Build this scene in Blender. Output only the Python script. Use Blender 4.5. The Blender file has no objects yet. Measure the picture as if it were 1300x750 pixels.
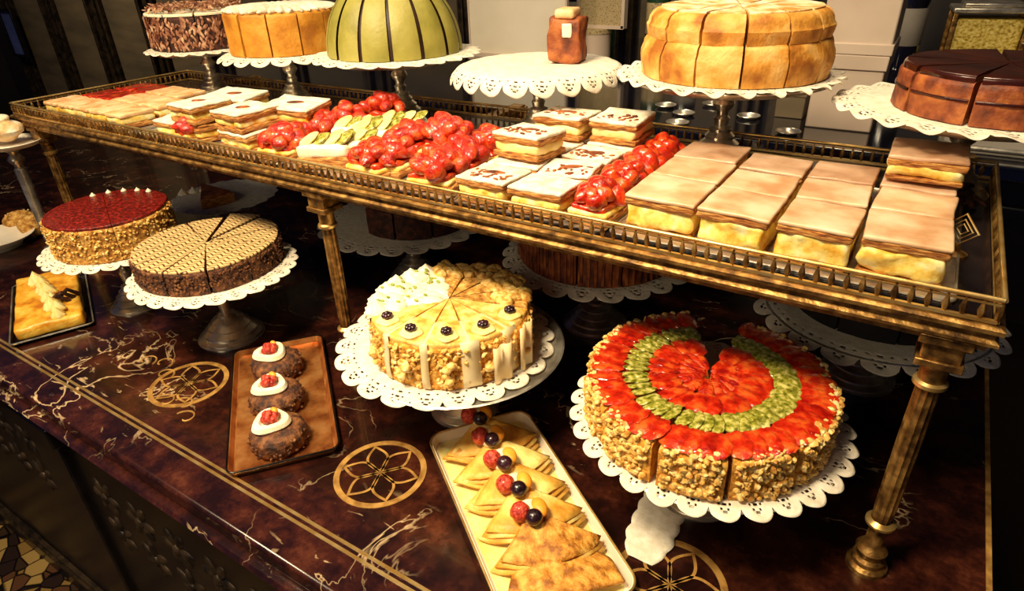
import bpy, bmesh, math, random
from mathutils import Vector, Matrix, noise
random.seed(7)
PI = math.pi
SC = bpy.context.scene
COL = SC.collection
Z0 = 0.90          # height of the marble counter above the floor; everything below is laid out from the counter top
CAM = Vector((0, 0, .66))
F_PX = 813.8
YAW, PITCH, ROLL = -0.58206608, 0.50585929, -0.03484887
_f = Vector((math.sin(YAW)*math.cos(PITCH), math.cos(YAW)*math.cos(PITCH), -math.sin(PITCH)))
_r = Vector((math.cos(YAW), -math.sin(YAW), 0)); _u = _r.cross(_f)
R_ = _r*math.cos(ROLL)+_u*math.sin(ROLL); U_ = -_r*math.sin(ROLL)+_u*math.cos(ROLL)

def at(px, py, z):
    """where the sight line through a point of the photograph meets the height z"""
    d = R_*(px-650)/F_PX - U_*(py-375)/F_PX + _f
    p = CAM + d*((z-CAM.z)/d.z)
    return (p.x, p.y, z)

# ------------------------------------------------------------------ materials
def lin(h):
    h = h.lstrip('#'); c = [int(h[i:i+2], 16)/255 for i in (0, 2, 4)]
    return tuple(x/12.92 if x <= .04045 else ((x+.055)/1.055)**2.4 for x in c)+(1,)

def new_mat(name):
    m = bpy.data.materials.new(name); m.use_nodes = True
    nt = m.node_tree; b = nt.nodes['Principled BSDF']
    return m, nt, b

def coords(nt, scale=(1, 1, 1)):
    tc = nt.nodes.new('ShaderNodeTexCoord'); mp = nt.nodes.new('ShaderNodeMapping')
    oi = nt.nodes.new('ShaderNodeObjectInfo'); mul = nt.nodes.new('ShaderNodeVectorMath'); mul.operation = 'SCALE'
    cx = nt.nodes.new('ShaderNodeCombineXYZ')
    for i in range(3): nt.links.new(oi.outputs['Random'], cx.inputs[i])
    mul.inputs['Scale'].default_value = 3.0
    nt.links.new(cx.outputs[0], mul.inputs[0])
    nt.links.new(tc.outputs['Object'], mp.inputs['Vector']); nt.links.new(mul.outputs[0], mp.inputs['Location'])
    mp.inputs['Scale'].default_value = scale
    return mp.outputs[0]

def mat(name, cols, rough=.6, metal=0, scale=60, bump=0, bscale=None, coat=0, sss=0, detail=4, stops=None, stretch=(1, 1, 1), spec=.5, bdist=.004):
    """noise-mottled surface: cols = colours spread over a noise ramp"""
    m, nt, b = new_mat(name)
    v = coords(nt, stretch)
    if isinstance(cols, str): cols = [cols]
    if len(cols) > 1:
        n = nt.nodes.new('ShaderNodeTexNoise'); n.inputs['Scale'].default_value = scale; n.inputs['Detail'].default_value = detail
        nt.links.new(v, n.inputs['Vector'])
        cr = nt.nodes.new('ShaderNodeValToRGB'); e = cr.color_ramp.elements
        st = stops or [.34+.32*i/(len(cols)-1) for i in range(len(cols))]
        e[0].position = st[0]; e[0].color = lin(cols[0]); e[1].position = st[-1]; e[1].color = lin(cols[-1])
        for c, s in list(zip(cols, st))[1:-1]:
            x = e.new(s); x.color = lin(c)
        nt.links.new(n.outputs['Fac'], cr.inputs[0]); nt.links.new(cr.outputs[0], b.inputs['Base Color'])
    else: b.inputs['Base Color'].default_value = lin(cols[0])
    b.inputs['Roughness'].default_value = rough; b.inputs['Metallic'].default_value = metal
    b.inputs['Specular IOR Level'].default_value = spec
    b.inputs['Coat Weight'].default_value = coat; b.inputs['Coat Roughness'].default_value = .08
    if sss:
        b.inputs['Subsurface Weight'].default_value = sss; b.inputs['Subsurface Radius'].default_value = (.012, .006, .003); b.inputs['Subsurface Scale'].default_value = .5
    if bump:
        n2 = nt.nodes.new('ShaderNodeTexNoise'); n2.inputs['Scale'].default_value = bscale or scale*2; n2.inputs['Detail'].default_value = 5
        nt.links.new(v, n2.inputs['Vector'])
        bp = nt.nodes.new('ShaderNodeBump'); bp.inputs['Strength'].default_value = bump; bp.inputs['Distance'].default_value = bdist
        nt.links.new(n2.outputs['Fac'], bp.inputs['Height']); nt.links.new(bp.outputs[0], b.inputs['Normal'])
    return m

def N(nt, typ, **kw):
    n = nt.nodes.new(typ)
    for k, v in kw.items():
        if k in ('operation', 'wave_type', 'bands_direction', 'feature', 'blend_type', 'data_type'): setattr(n, k, v)
    return n

def marble_mat():
    m, nt, b = new_mat('burgundy_marble')
    tc = nt.nodes.new('ShaderNodeTexCoord'); v = tc.outputs['Object']
    n = N(nt, 'ShaderNodeTexNoise'); n.inputs['Scale'].default_value = 16; n.inputs['Detail'].default_value = 10; n.inputs['Roughness'].default_value = .72; nt.links.new(v, n.inputs['Vector'])
    base = nt.nodes.new('ShaderNodeValToRGB'); e = base.color_ramp.elements
    e[0].position = .32; e[0].color = lin('#100605'); e[1].position = .72; e[1].color = lin('#5e3220')
    x = e.new(.47); x.color = lin('#200c0a'); x = e.new(.58); x.color = lin('#3a1910')
    nt.links.new(n.outputs['Fac'], base.inputs[0])
    # thin veins: where a warped noise crosses its middle
    w = N(nt, 'ShaderNodeTexNoise'); w.inputs['Scale'].default_value = 7; w.inputs['Detail'].default_value = 5; w.inputs['Distortion'].default_value = .6; nt.links.new(v, w.inputs['Vector'])
    s = N(nt, 'ShaderNodeMath', operation='SUBTRACT'); s.inputs[1].default_value = .5; nt.links.new(w.outputs['Fac'], s.inputs[0])
    a = N(nt, 'ShaderNodeMath', operation='ABSOLUTE'); nt.links.new(s.outputs[0], a.inputs[0])
    vr = nt.nodes.new('ShaderNodeValToRGB'); e = vr.color_ramp.elements
    e[0].position = 0; e[0].color = (1, 1, 1, 1); e[1].position = .0065; e[1].color = (0, 0, 0, 1)
    nt.links.new(a.outputs[0], vr.inputs[0])
    # patches of veins only
    p = N(nt, 'ShaderNodeTexNoise'); p.inputs['Scale'].default_value = 4.2; p.inputs['Detail'].default_value = 3; nt.links.new(v, p.inputs['Vector'])
    pr = nt.nodes.new('ShaderNodeValToRGB'); e = pr.color_ramp.elements; e[0].position = .50; e[0].color = (0.0,)*3+(1,); e[1].position = .66; e[1].color = (1, 1, 1, 1)
    nt.links.new(p.outputs['Fac'], pr.inputs[0])
    mu = N(nt, 'ShaderNodeMath', operation='MULTIPLY'); nt.links.new(vr.outputs[0], mu.inputs[0]); nt.links.new(pr.outputs[0], mu.inputs[1])
    # fleck band of pale breccia
    vo = nt.nodes.new('ShaderNodeTexNoise'); vo.inputs['Scale'].default_value = 42; vo.inputs['Detail'].default_value = 4; vo.inputs['Distortion'].default_value = 1.2; mv = nt.nodes.new('ShaderNodeMapping'); mv.inputs['Rotation'].default_value = (0, 0, .9); mv.inputs['Scale'].default_value = (.45, 1.5, 1)
    nt.links.new(v, mv.inputs['Vector']); nt.links.new(mv.outputs[0], vo.inputs['Vector'])
    vq = nt.nodes.new('ShaderNodeValToRGB'); e = vq.color_ramp.elements; e[0].position = .64; e[0].color = (0, 0, 0, 1); e[1].position = .70; e[1].color = (.6, .6, .6, 1)
    nt.links.new(vo.outputs['Fac'], vq.inputs[0])
    m2 = N(nt, 'ShaderNodeMath', operation='MULTIPLY'); nt.links.new(vq.outputs[0], m2.inputs[0]); nt.links.new(pr.outputs[0], m2.inputs[1])
    ad = N(nt, 'ShaderNodeMath', operation='MAXIMUM'); nt.links.new(mu.outputs[0], ad.inputs[0]); nt.links.new(m2.outputs[0], ad.inputs[1])
    mx = nt.nodes.new('ShaderNodeMixRGB'); mx.inputs[2].default_value = lin('#d9b98f')
    nt.links.new(ad.outputs[0], mx.inputs[0]); nt.links.new(base.outputs[0], mx.inputs[1]); nt.links.new(mx.outputs[0], b.inputs['Base Color'])
    b.inputs['Roughness'].default_value = .2; b.inputs['Coat Weight'].default_value = .3
    bp = nt.nodes.new('ShaderNodeBump'); bp.inputs['Strength'].default_value = .05; nt.links.new(n.outputs['Fac'], bp.inputs['Height']); nt.links.new(bp.outputs[0], b.inputs['Normal'])
    return m

def zigzag_icing_mat():
    """feathered icing: cream fondant with fine brown zigzag lines"""
    m, nt, b = new_mat('feathered_icing')
    tc = nt.nodes.new('ShaderNodeTexCoord'); sp = nt.nodes.new('ShaderNodeSeparateXYZ')
    mp = nt.nodes.new('ShaderNodeMapping'); mp.inputs['Rotation'].default_value = (0, 0, math.radians(-22))
    nt.links.new(tc.outputs['Object'], mp.inputs['Vector']); nt.links.new(mp.outputs[0], sp.inputs[0])
    pp = N(nt, 'ShaderNodeMath', operation='PINGPONG'); pp.inputs[1].default_value = .0095; nt.links.new(sp.outputs['X'], pp.inputs[0])
    no = nt.nodes.new('ShaderNodeTexNoise'); no.inputs['Scale'].default_value = 40; nt.links.new(tc.outputs['Object'], no.inputs['Vector'])
    nm = N(nt, 'ShaderNodeMath', operation='MULTIPLY'); nm.inputs[1].default_value = .008; nt.links.new(no.outputs['Fac'], nm.inputs[0])
    q = N(nt, 'ShaderNodeMath', operation='MULTIPLY'); q.inputs[1].default_value = .75; nt.links.new(pp.outputs[0], q.inputs[0])
    a = N(nt, 'ShaderNodeMath', operation='ADD'); nt.links.new(q.outputs[0], a.inputs[0]); nt.links.new(sp.outputs['Y'], a.inputs[1])
    a2 = N(nt, 'ShaderNodeMath', operation='ADD'); nt.links.new(a.outputs[0], a2.inputs[0]); nt.links.new(nm.outputs[0], a2.inputs[1])
    p2 = N(nt, 'ShaderNodeMath', operation='PINGPONG'); p2.inputs[1].default_value = .0050; nt.links.new(a2.outputs[0], p2.inputs[0])
    d = N(nt, 'ShaderNodeMath', operation='DIVIDE'); d.inputs[1].default_value = .0050; nt.links.new(p2.outputs[0], d.inputs[0])
    cr = nt.nodes.new('ShaderNodeValToRGB'); e = cr.color_ramp.elements
    e[0].position = .16; e[0].color = lin('#56300f'); e[1].position = .50; e[1].color = lin('#e2bf86')
    nt.links.new(d.outputs[0], cr.inputs[0]); nt.links.new(cr.outputs[0], b.inputs['Base Color'])
    b.inputs['Roughness'].default_value = .32
    bp = nt.nodes.new('ShaderNodeBump'); bp.inputs['Strength'].default_value = .4; bp.inputs['Distance'].default_value = .001
    nt.links.new(d.outputs[0], bp.inputs['Height']); nt.links.new(bp.outputs[0], b.inputs['Normal'])
    return m

def mosaic_mat():
    m, nt, b = new_mat('mosaic_floor')
    tc = nt.nodes.new('ShaderNodeTexCoord')
    vo = nt.nodes.new('ShaderNodeTexVoronoi'); vo.feature = 'F1'; vo.inputs['Scale'].default_value = 22; nt.links.new(tc.outputs['Object'], vo.inputs['Vector'])
    ve = nt.nodes.new('ShaderNodeTexVoronoi'); ve.feature = 'DISTANCE_TO_EDGE'; ve.inputs['Scale'].default_value = 22; nt.links.new(tc.outputs['Object'], ve.inputs['Vector'])
    cr = nt.nodes.new('ShaderNodeValToRGB'); cr.color_ramp.interpolation = 'CONSTANT'; e = cr.color_ramp.elements
    e[0].position = 0; e[0].color = lin('#8a6a38'); e[1].position = .72; e[1].color = lin('#2a1c18')
    x = e.new(.2); x.color = lin('#3b2a1c'); x = e.new(.4); x.color = lin('#a98a50'); x = e.new(.55); x.color = lin('#5a3a24')
    sp = nt.nodes.new('ShaderNodeSeparateXYZ'); nt.links.new(vo.outputs['Color'], sp.inputs[0]); nt.links.new(sp.outputs['X'], cr.inputs[0])
    g = nt.nodes.new('ShaderNodeValToRGB'); e = g.color_ramp.elements; e[0].position = .02; e[0].color = (0.03, 0.03, .04, 1); e[1].position = .07; e[1].color = (1, 1, 1, 1)
    nt.links.new(ve.outputs['Distance'], g.inputs[0])
    mx = nt.nodes.new('ShaderNodeMixRGB'); mx.blend_type = 'MULTIPLY'; mx.inputs[0].default_value = 1
    nt.links.new(cr.outputs[0], mx.inputs[1]); nt.links.new(g.outputs[0], mx.inputs[2]); nt.links.new(mx.outputs[0], b.inputs['Base Color'])
    b.inputs['Roughness'].default_value = .35
    return m

M = dict(
    marble=marble_mat(), zigzag=zigzag_icing_mat(), mosaic=mosaic_mat(),
    brass=mat('polished_brass', ['#c79a4e', '#e8c987'], .32, .8, 40, .08),
    aged=mat('aged_brass', ['#5a4024', '#946c38', '#c49a58'], .40, .75, 70, .25, 160),
    inlay=mat('brass_inlay', ['#8c632e', '#c89a52'], .45, .3, 60, .1),
    silver=mat('tarnished_silver', ['#a39a8c', '#efe8da'], .28, .82, 30, .12, 60),
    porcelain=mat('ivory_porcelain', ['#e9dcc4', '#f3e9d6'], .25, 0, 20),
    paper=mat('doily_paper', ['#ddd2bc', '#f0e8d8'], .8, 0, 90, .25, 200),
    wood=mat('dark_polished_wood', ['#08070a', '#141012'], .3, 0, 6, .05, stretch=(1, 1, 6)),
    carved=mat('carved_dark_bronze', ['#1c1612', '#4c3c2a'], .45, .5, 30, .5, 60),
    board=mat('shelf_board_stone', ['#0c0a10', '#231a1c'], .18, 0, 8),
    olive=mat('olive_panelling', ['#524838', '#706048'], .6, 0, 3, .05, stretch=(1, 1, 4)),
    wallp=mat('dark_wall_paint', ['#151216', '#221b1c'], .6, 0, 3),
    card=mat('cream_card', ['#d8cdb8', '#e6dccb'], .8, 0, 6),
    cardp=mat('pinkish_carton', ['#b9a596', '#cbb8a8'], .75, 0, 6),
    greyc=mat('grey_carton', ['#77706a', '#8d857c'], .8, 0, 8),
    label=mat('printed_label', ['#8d7a52', '#b5a27a', '#6c5a3c'], .7, 0, 180),
    bottle=mat('bottle_green_glass', ['#16301f', '#2c4a33'], .12, 0, 5, coat=.5),
    blackg=mat('black_glass', ['#08080e', '#101020'], .08, 0, 5, coat=.6),
    goldjar=mat('golden_jar_filling', ['#8a6f1d', '#c9ae4a', '#e4cf7c'], .5, 0, 120, .4),
    crumb=mat('golden_nut_crumb', ['#8f5a1e', '#c98f3c', '#e9c06e'], .75, 0, 90, .9, 220, sss=.1),
    nut=mat('chopped_nuts', ['#b87a2c', '#e6b458', '#fadf98'], .55, 0, 120, .3, 300, sss=.1),
    palenut=mat('pale_chopped_nuts', ['#cf9440', '#f0c874', '#fce6ac'], .6, 0, 120, .3, 300, sss=.1),
    sponge=mat('golden_sponge', ['#b8741c', '#dd9c34', '#efbc5e'], .8, 0, 130, .8, 260, sss=.1),
    crust=mat('browned_sponge_crust', ['#a5631c', '#d9993c', '#f0c274'], .62, 0, 26, .5, 120, sss=.1),
    sugar=mat('powdered_sugar', ['#d8c8aa', '#f6efe0'], .9, 0, 60, .5, 220),
    sugarb=mat('dusted_sugar_crust', ['#c48a3c', '#eecb94', '#fbeed8'], .85, 0, 34, .5, 160),
    custard=mat('yellow_custard', ['#e2aa34', '#f9dc74', '#fff2bc'], .45, 0, 55, .5, 90, sss=.3),
    cream=mat('whipped_cream', ['#f3e4bd', '#fff7e0'], .5, 0, 40, .2, 80, sss=.3),
    buttercream=mat('yellow_buttercream', ['#efcf74', '#f9e6a6'], .45, 0, 40, .2, 80, sss=.3),
    puff=mat('puff_pastry', ['#7c3d14', '#c07a30', '#eab468'], .7, 0, 70, .8, 200, stretch=(1, 1, 8)),
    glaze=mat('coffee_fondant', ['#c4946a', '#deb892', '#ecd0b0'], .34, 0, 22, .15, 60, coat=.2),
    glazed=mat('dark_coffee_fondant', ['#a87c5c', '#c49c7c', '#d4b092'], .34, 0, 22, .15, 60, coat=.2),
    pinkice=mat('pale_peach_icing', ['#d79a5e', '#eec08a', '#f4d2a4'], .5, 0, 40, .3, 90),
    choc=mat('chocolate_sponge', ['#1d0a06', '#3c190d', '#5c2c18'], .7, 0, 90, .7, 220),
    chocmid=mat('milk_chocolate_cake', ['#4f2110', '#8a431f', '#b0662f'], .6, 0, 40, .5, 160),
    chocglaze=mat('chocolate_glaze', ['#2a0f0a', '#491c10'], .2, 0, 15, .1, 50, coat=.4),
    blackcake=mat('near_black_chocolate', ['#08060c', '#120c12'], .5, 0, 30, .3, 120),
    flake=mat('chocolate_flakes', ['#5a2c1c', '#a06a4c', '#dcb694'], .55, 0, 60),
    redglaze=mat('dark_red_jelly', ['#3c0504', '#6a0f08', '#a02616'], .4, 0, 160, .6, 300, coat=.15),
    berry=mat('strawberry', ['#96100a', '#cc2a0e', '#ea6426'], .22, 0, 70, .7, 300, coat=.8, sss=.15),
    jam=mat('strawberry_jelly', ['#96120a', '#c62c12', '#e06024'], .18, 0, 70, .5, 140, coat=.8, sss=.15),
    rasp=mat('raspberry', ['#8a1410', '#c23320', '#de6040'], .35, 0, 200, .6, 420, coat=.2),
    blue=mat('dark_blueberry', ['#140a14', '#2b1420', '#43202a'], .25, 0, 50, .2, 200, coat=.3),
    kiwi=mat('kiwi_slice', ['#5a5a14', '#969434', '#d4c878'], .25, 0, 160, .3, 240, coat=.6, sss=.2),
    pist=mat('pistachio_crumbs', ['#7f8f34', '#a7b050'], .7, 0, 80),
    green=mat('green_marzipan', ['#7c762e', '#989040', '#aca258'], .5, 0, 12, .2, 120),
    seam=mat('chocolate_seam', ['#2a1508', '#3c2010'], .5, 0, 20),
    copper=mat('copper_tray_metal', ['#8c4a24', '#c07a40', '#d99a5c'], .38, .75, 30, .2, 90),
    dark=mat('dark_tray_rim', ['#15100e', '#2a201a'], .25, .6, 30),
    crepe=mat('golden_crepe', ['#cf8c2c', '#edb850', '#fadb88'], .5, 0, 26, .4, 120, sss=.15),
    crepeb=mat('browned_crepe', ['#8f5416', '#cc8a30', '#e8b458'], .6, 0, 70, .7, 200, sss=.1),
    almond=mat('almond_cream_top', ['#cf9238', '#ecbc60', '#f8dc98'], .55, 0, 60, .5, 140, sss=.15),
    acetate=mat('parchment_strip', ['#e6c994', '#f2ddb4'], .5, 0, 30, sss=.2),
    orange=mat('orange_cream', ['#e8901c', '#f4b040'], .45, 0, 40, sss=.2),
    yellowcake=mat('yellow_gratin', ['#b86f14', '#e2a028', '#f3c552'], .45, 0, 34, .5, 120, coat=.2, sss=.2),
)
M['gold'] = mat('golden_biscuit_wall', ['#a8661a', '#cf8a26', '#e0a240'], .6, 0, 20, .4, 140)
M['cocoa'] = mat('cocoa_crumb', ['#2c150b', '#5c3218', '#8d5a30'], .7, 0, 90, .9, 200)
M['darkblue'] = mat('dim_blue_pane', ['#2c3460', '#5d6cae'], .3, 0, 4)

# ------------------------------------------------------------------ mesh tools
class MB:
    def __init__(s): s.v = []; s.f = []
    def add(s, v, f):
        o = len(s.v); s.v += [tuple(p) for p in v]; s.f += [tuple(i+o for i in q) for q in f]
    def box(s, c, d, rz=0):
        hx, hy, hz = d[0]/2, d[1]/2, d[2]/2; cs, sn = math.cos(rz), math.sin(rz)
        v = []
        for z in (-hz, hz):
            for x, y in ((-hx, -hy), (hx, -hy), (hx, hy), (-hx, hy)):
                v.append((c[0]+x*cs-y*sn, c[1]+x*sn+y*cs, c[2]+z))
        s.add(v, [(3, 2, 1, 0), (4, 5, 6, 7), (0, 1, 5, 4), (1, 2, 6, 5), (2, 3, 7, 6), (3, 0, 4, 7)])
    def lathe(s, prof, seg=48, c=(0, 0, 0), fn=None, sq=None):
        v = []; f = []
        n = len(prof)
        for j in range(seg):
            a = 2*PI*j/seg
            for r, z in prof:
                rr = r*(fn(a, z) if fn else 1)
                v.append((c[0]+rr*math.cos(a), c[1]+rr*math.sin(a), c[2]+z))
        for j in range(seg):
            k = (j+1) % seg
            for i in range(n-1): f.append((j*n+i, k*n+i, k*n+i+1, j*n+i+1))
        s.add(v, f)
    def tube(s, pts, r, seg=8, closed=False):
        n = len(pts); P = [Vector(p) for p in pts]; v = []; f = []
        for i, p in enumerate(P):
            a = P[(i-1) % n] if (closed or i > 0) else p; b = P[(i+1) % n] if (closed or i < n-1) else p
            t = (b-a).normalized(); up = Vector((0, 0, 1)) if abs(t.z) < .95 else Vector((1, 0, 0))
            x = t.cross(up).normalized(); y = x.cross(t)
            rr = r(i/(n-1)) if callable(r) else r
            for k in range(seg):
                q = p + (x*math.cos(2*PI*k/seg)+y*math.sin(2*PI*k/seg))*rr; v.append(q)
        for i in range(n if closed else n-1):
            j = (i+1) % n
            for k in range(seg):
                l = (k+1) % seg; f.append((i*seg+k, i*seg+l, j*seg+l, j*seg+k))
        if not closed:
            f.append(tuple(range(seg-1, -1, -1))); f.append(tuple((n-1)*seg+k for k in range(seg)))
        s.add(v, f)
    def prism(s, out, z0, z1):
        n = len(out)
        s.add([(x, y, z0) for x, y in out]+[(x, y, z1) for x, y in out],
              [tuple(range(n-1, -1, -1)), tuple(range(n, 2*n))]+[(i, (i+1) % n, n+(i+1) % n, n+i) for i in range(n)])
    def ring(s, ro, ri, z0, z1, c=(0, 0), seg=48):
        s.lathe([(ri, z0), (ro, z0), (ro, z1), (ri, z1), (ri, z0)], seg, (c[0], c[1], 0))
    def blob(s, c, r, sc=(1, 1, 1), amp=0, fr=60, sub=2, rot=None, shape=None):
        bm = bmesh.new(); bmesh.ops.create_icosphere(bm, subdivisions=sub, radius=1)
        off = Vector((random.random()*9, random.random()*9, random.random()*9)); v = []
        for p in bm.verts:
            q = p.co.copy(); k = 1+amp*noise.noise(q*fr*r+off)
            if shape: q = shape(q)
            q = Vector((q.x*sc[0], q.y*sc[1], q.z*sc[2]))*r*k
            if rot: q = rot @ q
            v.append(q+Vector(c))
        s.add(v, [tuple(x.index for x in f.verts) for f in bm.faces]); bm.free()
    def build(s, name, m, parent=None, loc=None, smooth=True, rz=0, bevel=0, bseg=2, angle=40):
        me = bpy.data.meshes.new(name); me.from_pydata(s.v, [], s.f); me.validate(); me.update()
        o = bpy.data.objects.new(name, me); COL.objects.link(o)
        me.materials.append(M[m] if isinstance(m, str) else m)
        bm = bmesh.new(); bm.from_mesh(me); bmesh.ops.remove_doubles(bm, verts=bm.verts, dist=1e-6)
        bmesh.ops.recalc_face_normals(bm, faces=bm.faces)
        if smooth:
            ang = math.radians(angle)
            for f in bm.faces: f.smooth = True
            for e in bm.edges:
                if len(e.link_faces) == 2 and e.calc_face_angle(0) > ang: e.smooth = False
        bm.to_mesh(me); bm.free()
        if parent: o.parent = parent
        if loc: o.location = loc
        o.rotation_euler = (0, 0, rz)
        if bevel:
            md = o.modifiers.new('soft', 'BEVEL'); md.width = bevel; md.segments = bseg; md.limit_method = 'ANGLE'
        return o

def lump(name, d, m, parent=None, loc=(0, 0, 0), rz=0, r=.003, amp=.0015, fr=60, cuts=5, sink=None, tilt=(0, 0)):
    """a soft-edged block with uneven faces; d = width, depth, height, standing on loc"""
    bm = bmesh.new(); bmesh.ops.create_cube(bm, size=1)
    for v in bm.verts: v.co = Vector((v.co.x*d[0], v.co.y*d[1], (v.co.z+.5)*d[2]))
    r = min(r, d[2]*.45)
    bmesh.ops.bevel(bm, geom=bm.edges[:], offset=r, segments=3, profile=.5, affect='EDGES')
    big = [e for e in bm.edges if e.calc_length() > max(d)*.18]
    bmesh.ops.subdivide_edges(bm, edges=big, cuts=cuts, use_grid_fill=True)
    off = Vector((random.random()*20, random.random()*20, random.random()*20))
    for v in bm.verts:
        n = noise.noise_vector(v.co*fr+off); v.co += Vector((n.x, n.y, n.z))*amp
        if sink: v.co.z = sink(v.co)
    me = bpy.data.meshes.new(name); bm.to_mesh(me); bm.free()
    for p in me.polygons: p.use_smooth = True
    me.materials.append(M[m]); o = bpy.data.objects.new(name, me); COL.objects.link(o)
    if parent: o.parent = parent
    o.location = loc; o.rotation_euler = (tilt[0], tilt[1], rz)
    return o

def thing(name, label, cat, loc=(0, 0, 0), rz=0, group=None):
    o = bpy.data.objects.new(name, None); COL.objects.link(o); o.empty_display_size = .02
    o.location = loc; o.rotation_euler = (0, 0, rz); o['label'] = label; o['category'] = cat
    if group: o['group'] = group
    return o
def tag(o, label, cat, group=None):
    o['label'] = label; o['category'] = cat
    if group: o['group'] = group
    return o
def struct(o, label=None):
    o['kind'] = 'structure'
    if label: o['label'] = label
    return o
def copy_tree(o, parent=None):
    c = o.copy(); COL.objects.link(c)
    if parent: c.parent = parent
    for ch in [x for x in bpy.data.objects if x.parent == o]: copy_tree(ch, c)
    return c

# ------------------------------------------------------------------ the room
def room():
    m = MB(); m.box((-2.2, 1.0, -.92), (9, 7, .04)); struct(m.build('floor', 'mosaic', smooth=False), 'dark floor of brown and gold mosaic')
    m = MB(); m.box((-2.2, 2.5, .7), (9, .08, 3.2)); struct(m.build('wall_back', 'wallp', smooth=False))
    m = MB(); m.box((-6.6, .9, .7), (.08, 6.8, 3.2)); struct(m.build('wall_left', 'wallp', smooth=False))
    m = MB(); m.box((1.0, 1.1, .7), (.08, 6.4, 3.2)); struct(m.build('wall_right', 'wallp', smooth=False))
    # panelled dado on the back wall: olive boards between dark reeded strips
    m = MB()
    for i in range(9): m.box((-5.75+i*.62, 2.44, .5), (.40, .03, 2.76))
    struct(m.build('trim_1', 'olive', bevel=.006), 'olive wall panels between dark upright mouldings')
    m = MB()
    for i in range(10):
        x = -6.06+i*.62
        for dx, w, dp in ((-.08, .025, .05), (-.035, .02, .09), (.02, .045, .06), (.08, .025, .05)):
            m.box((x+dx, 2.43, .5), (w, dp, 2.76))
    struct(m.build('trim_2', 'carved', bevel=.004), 'dark reeded upright wall mouldings')
    # small window with a cold blue pane at far left
    w = thing('window_1', '', '', (-5.98, 2.36, .16)); del w['label']; del w['category']; struct(w, 'small window with dim blue pane in dark frame')
    m = MB()
    for c, d in (((0, 0, .16), (.2, .03, .02)), ((0, 0, -.16), (.2, .03, .02)), ((-.1, 0, 0), (.02, .03, .34)), ((.1, 0, 0), (.02, .03, .34))): m.box(c, d)
    m.build('window_frame', 'wood', w, bevel=.003)
    m = MB(); m.box((0, .005, 0), (.18, .006, .3)); m.build('pane', 'darkblue', w)
room()

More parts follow.
